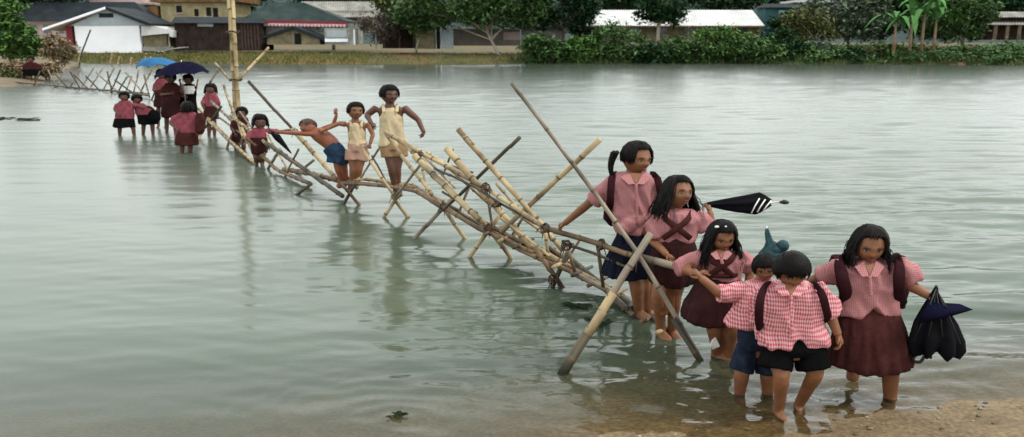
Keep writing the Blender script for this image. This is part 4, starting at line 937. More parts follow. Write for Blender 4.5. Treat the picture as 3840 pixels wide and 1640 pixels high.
def hair_cap(mb, C, h, sx, R, line=58, back=118, vol=1.10, detail=1):
    """close shell over the skull, open at the face; line = hairline angle in front, back = nape angle"""
    def T(p): q = R @ p; return C + Vector((q.x * h * sx, q.y * h, q.z * h))
    nu, nv = (36, 16) if detail else (16, 9)
    rs = []
    for i in range(nv + 1):
        ring = []
        for j in range(nu):
            ph = 2 * math.pi * j / nu; a = abs((ph + math.pi) % (2 * math.pi) - math.pi) / math.pi
            lim = line + (back - line) * (1 / (1 + math.exp(-(a - .40) * 14)))
            th = math.radians(2 + (lim - 2) * i / nv)
            p = head_pt(th, ph, 1) * (vol + .018 * noise.noise(Vector((ph * 3, th * 6, h * 9 + C.x))))
            if i == nv: p = head_pt(th, ph, 1) * 1.0
            ring.append(T(p))
        rs.append(ring[::-1])
    mb.rings(rs, 0, True, 0.0)
def hair_locks(mb, C, h, sx, R, n, az0, az1, length, seed, rad=.045, start=18, ang=92, spread=.0, wave=.03, seg=6, sway=(0, 0, 0)):
    """tapered locks combed from the crown down over the side of the head, then hanging free"""
    rnd = random.Random(seed)
    def T(p): q = R @ p; return C + Vector((q.x * h * sx, q.y * h, q.z * h))
    for k in range(n):
        az = math.radians(az0 + (az1 - az0) * (k + rnd.uniform(.2, .8)) / n); sgn = rnd.choice((-1, 1))
        a1 = ang + rnd.uniform(-8, 8); P = []
        for i in range(5):
            th = math.radians(start + (a1 - start) * i / 4); P.append(T(head_pt(th, az, 1) * (1.10 + rnd.uniform(0, .05) + .02 * i / 4)))
        L = length * h * rnd.uniform(.78, 1.12); last = P[-1]; out = (last - C); out.z = 0; out = out.normalized() if out.length > 1e-6 else Vector((0, 1, 0))
        if L > .02:
            ph = rnd.uniform(0, 6)
            for i in range(1, 6):
                s = i / 5; P.append(last + Vector((0, 0, -L * s)) + out * (spread * h * s + .02 * h * math.sin(s * 3)) + Vector((wave * h * math.sin(s * 5 + ph), wave * h * .5 * math.cos(s * 4 + ph), 0)) + Vector(sway) * L * s)
        m = len(P); r = rad * h * rnd.uniform(.8, 1.25)
        mb.tube(P, [(r * (1.2 if i else .5) * max(.18, 1 - (i / (m - 1)) ** 3) * 1.15, r * max(.18, 1 - (i / (m - 1)) ** 3)) for i in range(m)], seg)

def hand(mb, wr, d, nrm, size, curl=0.6, side=1, seg=6, wide=1.25):
    d = d.normalized(); lat = d.cross(nrm).normalized(); nrm = lat.cross(d).normalized()
    wr = Vector(wr)
    mb.tube([wr - d * size * .12, wr + d * size * .12, wr + d * size * .34, wr + d * size * .5], [size * .13, size * .17, size * .20, size * .17], 8)
    for i, (o, L) in enumerate(((-1.5, .40), (-.5, .47), (.5, .44), (1.5, .35))):
        p = wr + d * size * .46 + lat * o * size * .105 * wide; dirv = d.copy(); P = [p]; c = curl * (1 + .12 * i)
        for k, f in enumerate((.42, .33, .25)):
            q = Matrix.Rotation(c * (.7 if k == 0 else 1), 3, lat) @ dirv
            if q.dot(nrm) < dirv.dot(nrm): q = Matrix.Rotation(-c * (.7 if k == 0 else 1), 3, lat) @ dirv
            dirv = q; p = p + dirv * L * size * f; P.append(p)
        mb.tube(P, [size * .062, size * .058, size * .05, size * .038], seg)
    b = wr + d * size * .12 + lat * side * size * .14
    d1 = (d * .75 + lat * side * .65 + nrm * .25).normalized(); d2 = (d * .9 + lat * side * .15 + nrm * .45).normalized()
    mb.tube([b, b + d1 * size * .2, b + d1 * size * .2 + d2 * size * .2], [size * .075, size * .065, size * .045], seg)
def foot(mb, an, fwd, size, r):
    fwd = fwd.normalized(); lat = fwd.cross(Vector((0, 0, 1))).normalized(); a = Vector(an)
    mb.tube([a + Vector((0, 0, .02)) - fwd * size * .18, a - fwd * size * .12 + Vector((0, 0, -.03)), a + fwd * size * .25 + Vector((0, 0, -.03)), a + fwd * size * .6 + Vector((0, 0, -.045)), a + fwd * size * .72 + Vector((0, 0, -.05))], [r * .7, r * .95, (r * 1.0, r * .8), (r * 1.15, r * .5), (r * .9, r * .35)], 10)
    return a, fwd, lat

class Person:
    def __init__(s, label, D, base, skin='skin', vox=.010, detail=1, group=None, limb=.86):
        s.D = D; s.vox = vox; s.detail = detail; s.skin = skin; s.limb = limb
        g = W(base[0], base[1], D)
        s.root = thing('person', label, 'person', Vector((g.x, D, g.z)), group)
        s.raw = MB(); s.extra = MB(); s.k = 0
    def P(s, q): return W(q[0], q[1], s.D + (q[2] if len(q) > 2 else 0))
    def head(s, c, top, chin, yaw=0, pitch=0, roll=0, sx=1.35, dy=0, mouth=True):
        h = (chin - top) * mpp(c[1], s.D); s.hC = W(c[0], c[1], s.D + dy); s.hh = h; s.hR = rotm(yaw, pitch, roll); s.sx = sx
        head(s.extra, s.hC, h, sx, s.hR, s.detail, mouth)
    def neck(s, a, b, r=.055):
        a, b = s.P(a), s.P(b); s.raw.tube([b + (a - b) * 1.3, a, b, b + (b - a) * .4], [(r * 1.1, r), (r * 1.1, r), (r * 1.3, r), (r * 1.6, r)], 12)
    def trunk(s, rows): s.raw.rows([(q[0], q[1] + (q[2] - q[1]) * .06, q[2] - (q[2] - q[1]) * .06, q[3] * .68) + tuple(q[4:]) for q in rows], s.D, 20)
    def arm(s, sh, el, wr, r=(.052, .042, .030), hnd=None, size=.15, curl=.6, side=1, nrm=(0, 1, 0)):
        a, b, c = s.P(sh), s.P(el), s.P(wr); k = s.limb
        m1 = a.lerp(b, .5); m2 = b.lerp(c, .35)
        s.raw.tube(smooth_path([a, m1, b, m2, c], 3), [k * v for v in np.interp(np.linspace(0, 1, 13), [0, .25, .5, .68, 1], [r[0], r[0] * .98, r[1], r[1] * 1.02, r[2]])], 10)
        d = (s.P(hnd) - c) if hnd else (c - b)
        hand(s.extra, c, d, Vector(nrm), size * k, curl, side, 6 if s.detail else 5)
    def leg(s, hip, kn, an, r=(.085, .062, .060, .040), fwd=(0, -1, 0), size=.2, ft=True):
        a, b, c = s.P(hip), s.P(kn), s.P(an); k = s.limb
        m1 = a.lerp(b, .5); m2 = b.lerp(c, .35)
        s.raw.tube(smooth_path([a, m1, b, m2, c], 3), [k * v for v in np.interp(np.linspace(0, 1, 13), [0, .25, .5, .66, 1], [r[0], r[0] * .9, r[1], r[2] * 1.05, r[3]])], 12)
        if ft:
            f = Vector(fwd); foot(s.raw, c, f, size * k, r[3] * 1.15 * k); fw = f.normalized(); lat = fw.cross(Vector((0, 0, 1))).normalized()
            for i in range(5):
                p = c + fw * size * k * (.72 - .03 * abs(i - 1)) + lat * (i - 2) * r[3] * .42 * k + Vector((0, 0, -.05)); s.extra.ell(p, (r[3] * .24 * k, r[3] * .3 * k, r[3] * .2 * k), 6, 5)
    def body(s, it=6):
        b = fuse(s.raw, s.vox, it); o = len(b.v); b.v += s.extra.v
        b.f += [tuple(i + o for i in f) for f in s.extra.f]; b.m += s.extra.m
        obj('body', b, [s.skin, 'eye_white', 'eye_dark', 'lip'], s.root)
    def cloth(s, name, m, rows=None, tubes=(), wr=.006, pleats=0, pamp=0., notch=None, it=3, vox=None, freq=(9, 9, 4), e=.85, parent=None):
        mb = MB(); s.k += 1
        if name == 'shirt' and rows: rows = [(q[0], q[1], q[2], q[3] * .86) + tuple(q[4:]) for q in rows]; wr *= 1.7
        if rows: mb.rows(rows, s.D, 64 if pleats else 32, 0, pleats, pamp, notch, e, s.k)
        for t in tubes:
            pts, r = t; mb.tube(smooth_path([s.P(p) for p in pts], 4) if len(pts) > 2 else [s.P(pts[0]), s.P(pts[0]).lerp(s.P(pts[1]), .5), s.P(pts[1])], list(np.interp(np.linspace(0, 1, (len(pts) - 1) * 4 + 1 if len(pts) > 2 else 3), np.linspace(0, 1, len(r)), r)), 14, round_=False) if name != 'shirt' else mb.tube(smooth_path([s.P(p) for p in pts], 4) if len(pts) > 2 else [s.P(pts[0]), s.P(pts[0]).lerp(s.P(pts[1]), .5), s.P(pts[1])], [(v * .86, v * .66) for v in np.interp(np.linspace(0, 1, (len(pts) - 1) * 4 + 1 if len(pts) > 2 else 3), np.linspace(0, 1, len(r)), r)], 14, round_=False)
        b = fuse(mb, vox or s.vox, it); wrinkle(b, wr, freq, s.k * 3.7 + s.D)
        return obj(name, b, m, parent or s.root)
    def band(s, name, m, pts, w, t=.008, parent=None, own=None):
        mb = MB(); P = smooth_path([s.P(p) for p in pts], 5); mb.tube(P, [(w, t)] * len(P), 8); return obj(name, mb, m, parent or s.root)
    def collar(s, m, pts):
        for sg in (pts, ):
            q = [s.P(k) for k in sg]; n = len(q); mb = MB(); mb.add(q + [v + Vector((0, .012, 0)) for v in q], [tuple(range(n)), tuple(range(n, 2 * n))[::-1]] + [(i, i + n, (i + 1) % n + n, (i + 1) % n) for i in range(n)]); obj('collar', mb, m, s.root, False)
    def collars(s, cx, y0, hw, hg, m, yh):
        for k in (-1, 1): s.collar(m, [(cx + k * hw * .72, y0 - 2, -.02), (cx + k * hw * .42, y0 + 3, -.11), (cx + k * 3, y0 + hg, -.168), (cx + k * hw * .52, y0 + hg * 1.05, -.17), (cx + k * hw * 1.02, y0 + hg * .42, -.125)])
        q = [s.P(k) for k in ((cx - hw * .45, y0, -.10), (cx + hw * .45, y0, -.10), (cx, y0 + hg * .98, -.160))]; mb = MB(); mb.add(q + [v + Vector((0, .03, 0)) for v in q], [(0, 2, 1), (3, 4, 5), (0, 1, 4, 3), (1, 2, 5, 4), (2, 0, 3, 5)]); obj('neckline', mb, s.skin, s.root, False)
        s.band('button_placket', m, [(cx, y0 + hg, -.166), (cx + 2, y0 + hg + (yh - y0 - hg) * .5, -.172), (cx + 4, yh, -.178)], .013, .005)
        for i in range(4):
            mb = MB(); mb.ell(s.P((cx + i, y0 + hg + (yh - y0 - hg) * (i + .4) / 4.2, -.182)), (.005, .003, .005), 8, 5); obj('button', mb, 'rose_tan', s.root)
    def hair(s, style='long', n=44, length=.9, m='hair', seed=1, line=54, sway=(0, 0, 0), az=62, spread=.05, vol=1.10):
        mb = MB(); d = s.detail; a = (s.hC, s.hh, s.sx, s.hR)
        hair_cap(mb, *a, line=line, back=122 if style == 'long' else 112, vol=vol, detail=d)
        if style == 'long':
            hair_locks(mb, *a, n * 3 if d else n // 2, az, 360 - az, length, seed, .030 if d else .07, spread=spread, sway=sway)
        elif style == 'short':
            hair_locks(mb, *a, n * 3 if d else n // 2, 50, 310, .03, seed, .026 if d else .07, ang=100)
        hair_locks(mb, *a, 60 if d else 6, az * .8, 360 - az * .8, length * 1.08 if style == 'long' else .06, seed + 9, .012 if d else .03, spread=spread * 1.5 + .04, wave=.07, ang=96, sway=sway)
        hair_locks(mb, *a, (46 if d else 8), -az, az, .0, seed + 5, .022 if d else .05, ang=line + 3, start=8)
        return obj('hair', mb, m, s.root)

def strapped_pack(label, p, rows, straps, m='maroon', group=None):
    """a worn backpack: bag behind the shoulders and its two straps"""
    t = thing('backpack', label, 'backpack', p.P((rows[-1][1] / 2 + rows[-1][2] / 2, rows[-1][0], rows[-1][4] if len(rows[-1]) > 4 else 0)), group)
    mb = MB(); mb.rows(rows, p.D, 28, e=.6); b = fuse(mb, p.vox, 3); wrinkle(b, .006, (8, 8, 8)); obj('bag', b, 'strap', t)
    for pts, w in straps: p.band('strap', 'strap', pts, w, .011, t)
    return t

# ---------------------------------------------------------------- boy in front, in the shallows
p = Person('boy in red-white checked shirt and black shorts, head bowed, walking out of the shallows', G(2930, 1558).y, (2930, 1558))
p.head((2968, 1012, -.06), 956, 1082, 0, 30, 0, 1.28, dy=-.05)
p.neck((2966, 1062, -.02), (2968, 1100, .03), .06)
p.trunk([(1092, 2900, 3035, .07), (1120, 2860, 3085, .10), (1200, 2880, 3075, .11), (1290, 2870, 3080, .12), (1340, 2880, 3075, .11)])
p.arm((2872, 1105), (2846, 1200, .10), (2880, 1250, .22), side=-1)
p.arm((3072, 1100), (3115, 1190, 0), (3143, 1256, -.04), (.06, .045, .034), (3150, 1290, -.06), .155, .55, -1, (-1, .3, 0))
p.leg((2925, 1330, .0), (2930, 1410, -.10), (2922, 1535, .0), (.10, .066, .062, .042), (.1, -1, -.2), .22)
p.leg((3040, 1330, .0), (3056, 1405, -.06), (2996, 1518, .14), (.10, .068, .06, .042), (-.2, -1, -.35), .2)
p.body()
sh = p.cloth('shirt', 'pink_bold', [(1058, 2918, 3018, .09, .02), (1072, 2885, 3050, .11, .01), (1100, 2850, 3088, .13), (1150, 2852, 3090, .145), (1210, 2848, 3094, .155), (1262, 2836, 3106, .165), (1286, 2830, 3110, .165)],
        [([(2880, 1092), (2850, 1150, .07), (2836, 1196, .11)], [.088, .098, .10]), ([(3062, 1090), (3098, 1130, .0), (3120, 1178, -.01)], [.085, .092, .092])], .016, notch=(.12, .075), freq=(7, 7, 5))
p.collars(2967, 1064, 62, 44, 'pink_bold', 1245)
p.cloth('shorts', 'black', [(1258, 2866, 3080, .115), (1296, 2852, 3092, .135), (1322, 2858, 3088, .12)], [([(2918, 1310), (2906, 1384, -.05)], [.112, .118]), ([(3036, 1310), (3050, 1384, -.04)], [.112, .118])], .008)
p.hair('short', 60, 0, 'hair', 3, 72, vol=1.2)
strapped_pack('dark maroon backpack worn by the boy in red-white checks', p, [(1085, 2870, 3070, .09, .26), (1160, 2850, 3090, .12, .28), (1250, 2858, 3082, .11, .27)],
    [([(2890, 1068, .14), (2872, 1072, -.05), (2852, 1120, -.155), (2846, 1180, -.165), (2850, 1225, -.09), (2862, 1232, .1)], .030), ([(3046, 1068, .14), (3062, 1072, -.05), (3084, 1110, -.15), (3098, 1160, -.15), (3104, 1195, -.08), (3090, 1210, .1)], .028)])

# ---------------------------------------------------------------- girl at the right with the dark umbrella
p = Person('girl in pink shirt and maroon skirt wading at right, dark umbrella in hand', G(3340, 1492).y, (3340, 1492))
p.head((3259, 918), 846, 980, -6, 16, 3, 1.17, dy=-.03)
p.neck((3260, 968, .02), (3262, 1000, .03), .06)
p.trunk([(988, 3195, 3330, .08), (1015, 3155, 3375, .10), (1090, 3178, 3350, .12), (1170, 3175, 3350, .11), (1240, 3165, 3360, .12)])
p.arm((3165, 1003), (3095, 1030, .10), (3010, 1062, .12), side=-1); p.arm((3375, 1000), (3412, 1068, -.02), (3486, 1112, -.10), (.062, .05, .036), (3506, 1122, -.14), .15, .8, -1, (0, -.3, -1))
p.leg((3322, 1240), (3340, 1345, -.05), (3338, 1500, .02), (.11, .08, .078, .055), (.1, -1, -.1), .22)
p.leg((3215, 1240), (3205, 1325, -.04), (3200, 1345, .34), (.11, .078, .072, .05), (0, -.2, -1), .2)
p.body()
p.cloth('shirt', 'pink', [(976, 3212, 3312, .09, .03), (986, 3180, 3345, .11, .02), (1010, 3150, 3380, .13), (1060, 3152, 3376, .145), (1110, 3150, 3366, .15), (1150, 3142, 3364, .155), (1174, 3136, 3366, .16)],
        [([(3175, 1003), (3120, 1022, .06), (3070, 1040, .10)], [.09, .095, .09]), ([(3368, 998), (3405, 1025), (3430, 1058, -.02)], [.085, .09, .085])], .014, notch=(.30, .105), freq=(7, 7, 5))
p.collars(3262, 978, 54, 58, 'pink', 1110)
p.cloth('skirt', 'maroon', [(1115, 3185, 3340, .085), (1150, 3165, 3355, .10), (1182, 3148, 3376, .135), (1230, 3134, 3390, .175), (1300, 3118, 3404, .20), (1352, 3106, 3414, .215), (1366, 3108, 3412, .21)], (), .010, 17, .055, it=2, freq=(14, 14, 2))
p.hair('long', 52, .55, 'hair', 5, 40, az=58, spread=.10, vol=1.16)
strapped_pack('dark maroon backpack worn by the girl at right', p, [(962, 3120, 3395, .07, .20), (1010, 3104, 3404, .11, .24), (1090, 3150, 3398, .12, .25), (1148, 3170, 3388, .10, .24)],
    [([(3170, 972, .14), (3150, 978, -.06), (3158, 1040, -.165), (3172, 1100, -.15), (3160, 1140, .0)], .046), ([(3352, 972, .14), (3374, 978, -.06), (3372, 1040, -.16), (3374, 1100, -.13), (3384, 1146, .0)], .044)])
# dark umbrella, half furled, hanging from her hand
c = p.P((3500, 1120, -.14)); t = thing('folded_umbrella', 'dark navy half-furled umbrella hanging from the hand of the girl at right', 'umbrella', p.P((3500, 1340, -.14)))
def fold_rows(rows, D, folds, amp, seed, seg=60, droop=0.):
    mb = MB(); rs = []
    for i, (y, xl, xr, th) in enumerate(rows):
        a, b = W(xl, y, D), W(xr, y, D); cc = (a + b) / 2; hw = (b - a).x / 2; ring = []
        for k in range(seg):
            an = 2 * math.pi * k / seg; f = 1 + amp * math.cos(folds * an + seed + .3 * i) * (.4 + .6 * i / len(rows))
            ring.append(cc + Vector((hw * math.cos(an) * f, th * math.sin(an) * f, .010 * math.sin(5 * an + i) + (droop * (i / (len(rows) - 1)) ** 3 * math.cos(folds * an + seed + .3 * i)))))
        rs.append(ring)
    mb.rings(rs, 0, True, 0); return mb
obj('canopy', fold_rows([(1078, 3506, 3516, .01), (1110, 3490, 3522, .03), (1160, 3462, 3548, .06), (1215, 3432, 3580, .09), (1270, 3416, 3602, .11), (1300, 3424, 3606, .10), (1318, 3436, 3588, .07)], p.D - .14, 7, .2, 1, 72, -.045), 'black_nylon', t)
mb = MB(); A = [p.P(q) for q in ((3488, 1118, -.17), (3470, 1160, -.24), (3440, 1215, -.25), (3520, 1200, -.26), (3590, 1180, -.22), (3650, 1162, -.18), (3600, 1140, -.18), (3540, 1136, -.19))]
ctr = sum(A, Vector()) / len(A) + Vector((0, -.05, 0)); mb.add([ctr] + A + [ctr + Vector((0, .08, -.02))] , [(0, 1 + i, 1 + (i + 1) % 8) for i in range(8)] + [(9, 1 + (i + 1) % 8, 1 + i) for i in range(8)]); obj('flap', mb, 'navy_nylon', t)
mb = MB(); mb.tube([p.P((3511, 1072, -.14)), p.P((3500, 1200, -.14)), p.P((3490, 1345, -.14))], .009, 8); obj('shaft', mb, 'plastic', t)
mb = MB(); mb.tube(smooth_path([p.P((3440, 1320, -.14)), p.P((3424, 1350, -.14)), p.P((3450, 1358, -.14)), p.P((3470, 1330, -.14))], 4), .012, 7); obj('wrist_loop', mb, 'plastic', t)
for q in ((3425, 1280), (3470, 1322), (3540, 1322), (3600, 1290), (3560, 1180)):
    mb = MB(); mb.tube([p.P((3510, 1085, -.16)), p.P(((3510 + q[0]) / 2 + 4, (1085 + q[1]) / 2, -.24)), p.P((q[0], q[1], -.22))], .005, 5); obj('rib', mb, 'plastic', t)

# ---------------------------------------------------------------- boy behind the front boy
p = Person('small boy half hidden behind the checked-shirt boy, reaching for the bamboo rail', G(2820, 1470).y, (2820, 1470))
p.head((2868, 1004), 962, 1058, -10, 18, -6, 1.17)
p.neck((2862, 1044, .02), (2850, 1075, .03), .05)
p.trunk([(1068, 2800, 2890, .07), (1095, 2770, 2920, .09), (1180, 2780, 2900, .11), (1260, 2775, 2900, .11), (1330, 2770, 2905, .11)])
p.arm((2785, 1090), (2700, 1100, -.05), (2628, 1042, -.02), (.056, .044, .034), (2604, 1020, .0), .15, .9, 1, (.2, .5, -1)); p.arm((2905, 1090), (2925, 1180, .05), (2920, 1250, .08))
p.leg((2800, 1330), (2782, 1400, -.06), (2772, 1490, 0), (.095, .068, .064, .045)); p.leg((2880, 1330), (2878, 1400, -.04), (2878, 1495, .02), (.095, .066, .062, .043))
p.body()
p.cloth('shirt', 'pink_bold', [(1050, 2822, 2890, .08, .02), (1066, 2796, 2910, .10), (1092, 2772, 2926, .12), (1140, 2752, 2926, .14), (1190, 2728, 2922, .16), (1216, 2716, 2920, .17)],
        [([(2790, 1088), (2740, 1100, -.02), (2694, 1106, -.05)], [.082, .085, .074])], .010, freq=(7, 7, 5))
p.cloth('shorts', 'navy_print', [(1200, 2776, 2900, .10), (1260, 2766, 2904, .12), (1300, 2766, 2902, .11)], [([(2802, 1300), (2780, 1392, -.04)], [.085, .092]), ([(2876, 1300), (2878, 1398, -.02)], [.082, .088])], .008)
p.hair('short', 50, 0, 'hair', 9, 62, vol=1.16)
# teal umbrella sticking up behind the boys
Dt = p.D + .16; t = thing('teal_umbrella', 'teal furled umbrella sticking up behind the two boys in front', 'umbrella', W(2915, 1010, Dt))
obj('canopy', fold_rows([(852, 2873, 2877, .004), (872, 2868, 2886, .02), (905, 2872, 2898, .03), (926, 2866, 2930, .05), (950, 2850, 2952, .07), (985, 2838, 2956, .08), (1008, 2850, 2950, .06)], Dt, 7, .12, 2), 'teal', t)
mb = MB(); mb.ell(W(2936, 922, Dt - .03), (.045, .05, .045), 16, 10); mb.ell(W(2912, 938, Dt - .03), (.045, .04, .035), 12, 8); obj('bunched_fabric', mb, 'teal', t)
mb = MB(); mb.tube([W(2874, 850, Dt), W(2890, 920, Dt), W(2912, 1020, Dt)], .008, 7); obj('shaft', mb, 'metal', t)

# ---------------------------------------------------------------- girl with headband at the end of the rail
p = Person('long-haired girl with white hair clip and crossed maroon straps at the rail end', G(2700, 1345).y, (2700, 1345))
p.head((2706, 886), 826, 936, 8, 20, 0, 1.17, dy=-.03)
p.neck((2706, 925, .02), (2704, 955, .03), .055)
p.trunk([(948, 2645, 2760, .08), (972, 2620, 2790, .10), (1010, 2640, 2770, .11), (1050, 2640, 2768, .10), (1110, 2620, 2780, .12)])
p.arm((2622, 965), (2560, 1010, -.02), (2620, 1032, -.14), (.054, .044, .034), (2640, 1022, -.16), .14, .9, -1, (0, .4, -1)); p.arm((2785, 965), (2812, 1030, .0), (2800, 1095, -.05), (.054, .044, .034), (2796, 1120, -.06), .14, .5, -1, (0, .8, .3))
p.leg((2690, 1120), (2676, 1218, -.10), (2690, 1325, .06), (.10, .075, .07, .05), (.5, -.8, -.2)); p.leg((2750, 1120), (2742, 1225, -.08), (2734, 1345, .02), (.10, .078, .074, .05), (.3, -.9, -.1))
p.body()
p.cloth('shirt', 'pink', [(940, 2668, 2742, .09, .03), (950, 2640, 2770, .11), (972, 2618, 2792, .13), (1015, 2628, 2778, .135), (1045, 2632, 2774, .135)],
        [([(2640, 968), (2585, 990), (2535, 1008, -.02)], [.078, .085, .075]), ([(2775, 966), (2800, 985), (2812, 1006, -.05)], [.076, .082, .08])], .013, freq=(7, 7, 5))
p.cloth('skirt', 'brown_skirt', [(1026, 2640, 2764, .10), (1050, 2622, 2778, .14), (1090, 2600, 2782, .17), (1140, 2570, 2776, .195), (1180, 2558, 2764, .205), (1198, 2560, 2758, .20)], (), .010, 15, .05, it=2, freq=(14, 14, 2))
for pts in ([(2650, 950, -.03), (2668, 975, -.135), (2706, 1000, -.16), (2745, 1035, -.15)], [(2762, 950, -.03), (2742, 975, -.135), (2704, 1000, -.165), (2662, 1035, -.15)]): p.band('pinafore_strap', 'maroon', pts, .026)
p.band('waistband', 'maroon', [(2630, 1030, -.02), (2660, 1034, -.135), (2704, 1036, -.155), (2750, 1034, -.135), (2776, 1030, -.02)], .020)
p.collars(2705, 938, 40, 34, 'pink', 990)
p.hair('long', 56, .98, 'hair', 11, 46, az=58, spread=.22, vol=1.15)
mb = MB(); mb.ell(p.P((2688, 851, -.155)), (.018, .008, .010), 10, 6); mb.ell(p.P((2722, 850, -.15)), (.009, .006, .006), 8, 5); obj('hair_clip', mb, 'white', p.root)
mb = MB(); q = [p.P(k) for k in ((2664, 1298, -.1), (2682, 1262, -.12), (2700, 1300, -.1), (2672, 1312, -.08))]; mb.add(q + [v + Vector((0, .03, 0)) for v in q], [(0, 1, 2, 3), (7, 6, 5, 4), (0, 4, 5, 1), (1, 5, 6, 2), (2, 6, 7, 3), (3, 7, 4, 0)])  # white piece added to stand for the pale gap at her legs
tag(obj('gap_patch', mb, 'white', None, False, q[3]), 'small white patch added for the pale gap beside the legs of the girl with the hair clip', 'patch')

# ---------------------------------------------------------------- girl with clasped hands
p = Person('long-haired girl in crossed maroon straps gazing right, just below the tallest girl', G(2480, 1258).y, (2480, 1258))
p.head((2541, 722), 668, 784, 26, -4, 6, 1.17)
p.neck((2532, 768, .02), (2528, 800, .03), .055)
p.trunk([(794, 2475, 2590, .08), (818, 2450, 2625, .10), (870, 2470, 2600, .11), (915, 2468, 2590, .10), (980, 2460, 2600, .12)])
p.arm((2455, 815), (2446, 900, -.02), (2500, 955, -.20), (.054, .045, .034), (2522, 972, -.24), .14, .8, -1, (0, .4, -1)); p.arm((2622, 812), (2672, 862, -.02), (2662, 795, .02), (.054, .045, .034), (2656, 772, .06), .14, 1.0, 1, (-.6, .6, .2))
p.leg((2490, 980), (2470, 1110, -.12), (2478, 1240, .02), (.10, .074, .07, .048), (.4, -.8, -.2)); p.leg((2560, 980), (2530, 1110, -.05), (2520, 1240, .06), (.10, .074, .07, .048), (.3, -.9, -.2))
p.body()
p.cloth('shirt', 'pink', [(782, 2498, 2570, .09, .03), (794, 2470, 2600, .11), (815, 2446, 2630, .13), (860, 2452, 2618, .135), (905, 2458, 2602, .135)],
        [([(2470, 815), (2452, 855, -.02), (2455, 895, -.05)], [.082, .09, .088]), ([(2608, 810), (2640, 835, -.02), (2655, 862, -.04)], [.08, .088, .085])], .013, freq=(7, 7, 5))
p.cloth('skirt', 'brown_skirt', [(885, 2466, 2594, .10), (915, 2448, 2606, .14), (970, 2440, 2615, .17), (1040, 2434, 2610, .185), (1060, 2438, 2600, .18)], (), .009, 15, .05, it=2, freq=(14, 14, 2))
p.cloth('underskirt', 'tan_skirt', [(1040, 2445, 2560, .13), (1100, 2440, 2540, .14), (1165, 2446, 2530, .13)], (), .012, 9, .08, it=2, freq=(14, 14, 2))
for pts in ([(2480, 795, -.03), (2500, 825, -.135), (2545, 860, -.165), (2590, 895, -.14)], [(2596, 795, -.03), (2578, 825, -.135), (2536, 860, -.17), (2485, 895, -.14)]): p.band('pinafore_strap', 'maroon', pts, .026)
p.hair('long', 56, .82, 'hair', 13, 42, az=60, spread=.30, vol=1.14)
# black umbrella carried level behind her
Du = p.D + .08; t = thing('black_umbrella', 'black folded umbrella with white trim carried level above the girl with the hair clip', 'umbrella', W(2780, 775, Du))
def level_umbrella():
    a, b = W(2636, 768, Du), W(2905, 760, Du); mb = MB(); rs = []
    prof = [(0, .004, .004), (.12, .022, .022), (.3, .042, .05), (.5, .062, .075), (.68, .082, .09), (.76, .088, .095), (.84, .065, .07), (.93, .03, .03)]
    for i, (s, hu, hd) in enumerate(prof):
        c = a.lerp(b, s); ring = []
        for k in range(40):
            an = 2 * math.pi * k / 40; f = 1 + .14 * math.cos(6 * an + .4 * i); z = math.sin(an); ring.append(c + Vector((.02 * math.cos(3 * an), .055 * math.cos(an) * f * (hu + hd) / .16, (hu if z > 0 else hd) * z * f)))
        rs.append(ring)
    mb.rings(rs, 0, True, 0); return mb
obj('canopy', level_umbrella(), 'black_nylon', t)
mb = MB(); mb.tube([W(2636, 768, Du), W(2780, 764, Du), W(2925, 759, Du)], .007, 7); obj('shaft', mb, 'metal', t)
mb = MB(); mb.tube(smooth_path([W(2925, 759, Du), W(2942, 758, Du), W(2956, 760, Du)], 3), [.012] * 2 + [.02] * 3 + [.014] * 2, 8); obj('handle', mb, 'plastic', t)
for k in range(3):
    mb = MB(); x = 2818 + k * 22; mb.tube([W(x, 800 - k * 4, Du - .075), W(x + 14, 772, Du - .095), W(x + 30, 745 + k * 4, Du - .07)], .006, 5); obj('rib', mb, 'white', t)

# ---------------------------------------------------------------- tallest girl, hand on the rail
p = Person('tallest girl in pink shirt with braided hair, one hand stretched to the bamboo rail', G(2400, 1196).y, (2400, 1190))
p.head((2386, 594), 534, 650, 32, 8, 4, 1.17)
p.neck((2376, 636, .02), (2370, 668, .03), .06)
p.trunk([(660, 2315, 2430, .08), (690, 2285, 2465, .11), (780, 2305, 2445, .12), (860, 2310, 2430, .11), (930, 2300, 2440, .13)])
p.arm((2288, 690), (2200, 770, .20), (2118, 838, .36), (.064, .05, .036), (2090, 852, .42), .16, .9, 1, (0, .3, -1)); p.arm((2458, 690), (2480, 790, .0), (2440, 850, -.1), (.06, .048, .036), side=-1)
p.leg((2345, 930), (2385, 1060, -.08), (2395, 1165, .0), (.11, .08, .076, .05), (.6, -.7, -.15)); p.leg((2420, 930), (2415, 1060, .0), (2430, 1170, .05), (.11, .08, .076, .05), (.6, -.7, -.15))
p.body()
p.cloth('shirt', 'pink', [(648, 2330, 2420, .09, .03), (660, 2305, 2445, .12, .01), (686, 2284, 2466, .14), (740, 2292, 2462, .155), (800, 2298, 2452, .16), (850, 2306, 2440, .16), (872, 2312, 2430, .15)],
        [([(2304, 690), (2258, 725, .06), (2226, 756, .12)], [.092, .10, .098]), ([(2448, 690), (2474, 740), (2480, 790, -.01)], [.09, .098, .095]), ([(2440, 800, -.05), (2380, 830, -.12), (2330, 862, -.14)], [.085, .075, .06])], .015, freq=(7, 7, 5))
p.cloth('skirt', 'navy', [(845, 2325, 2420, .10), (885, 2312, 2440, .13), (940, 2290, 2454, .17), (990, 2268, 2456, .19), (1030, 2256, 2450, .20)], (), .010, 14, .05, it=2, freq=(14, 14, 2))
p.collars(2386, 650, 56, 40, 'pink', 840)
p.hair('short', 54, 0, 'hair', 15, 42, vol=1.12)
mb = MB()
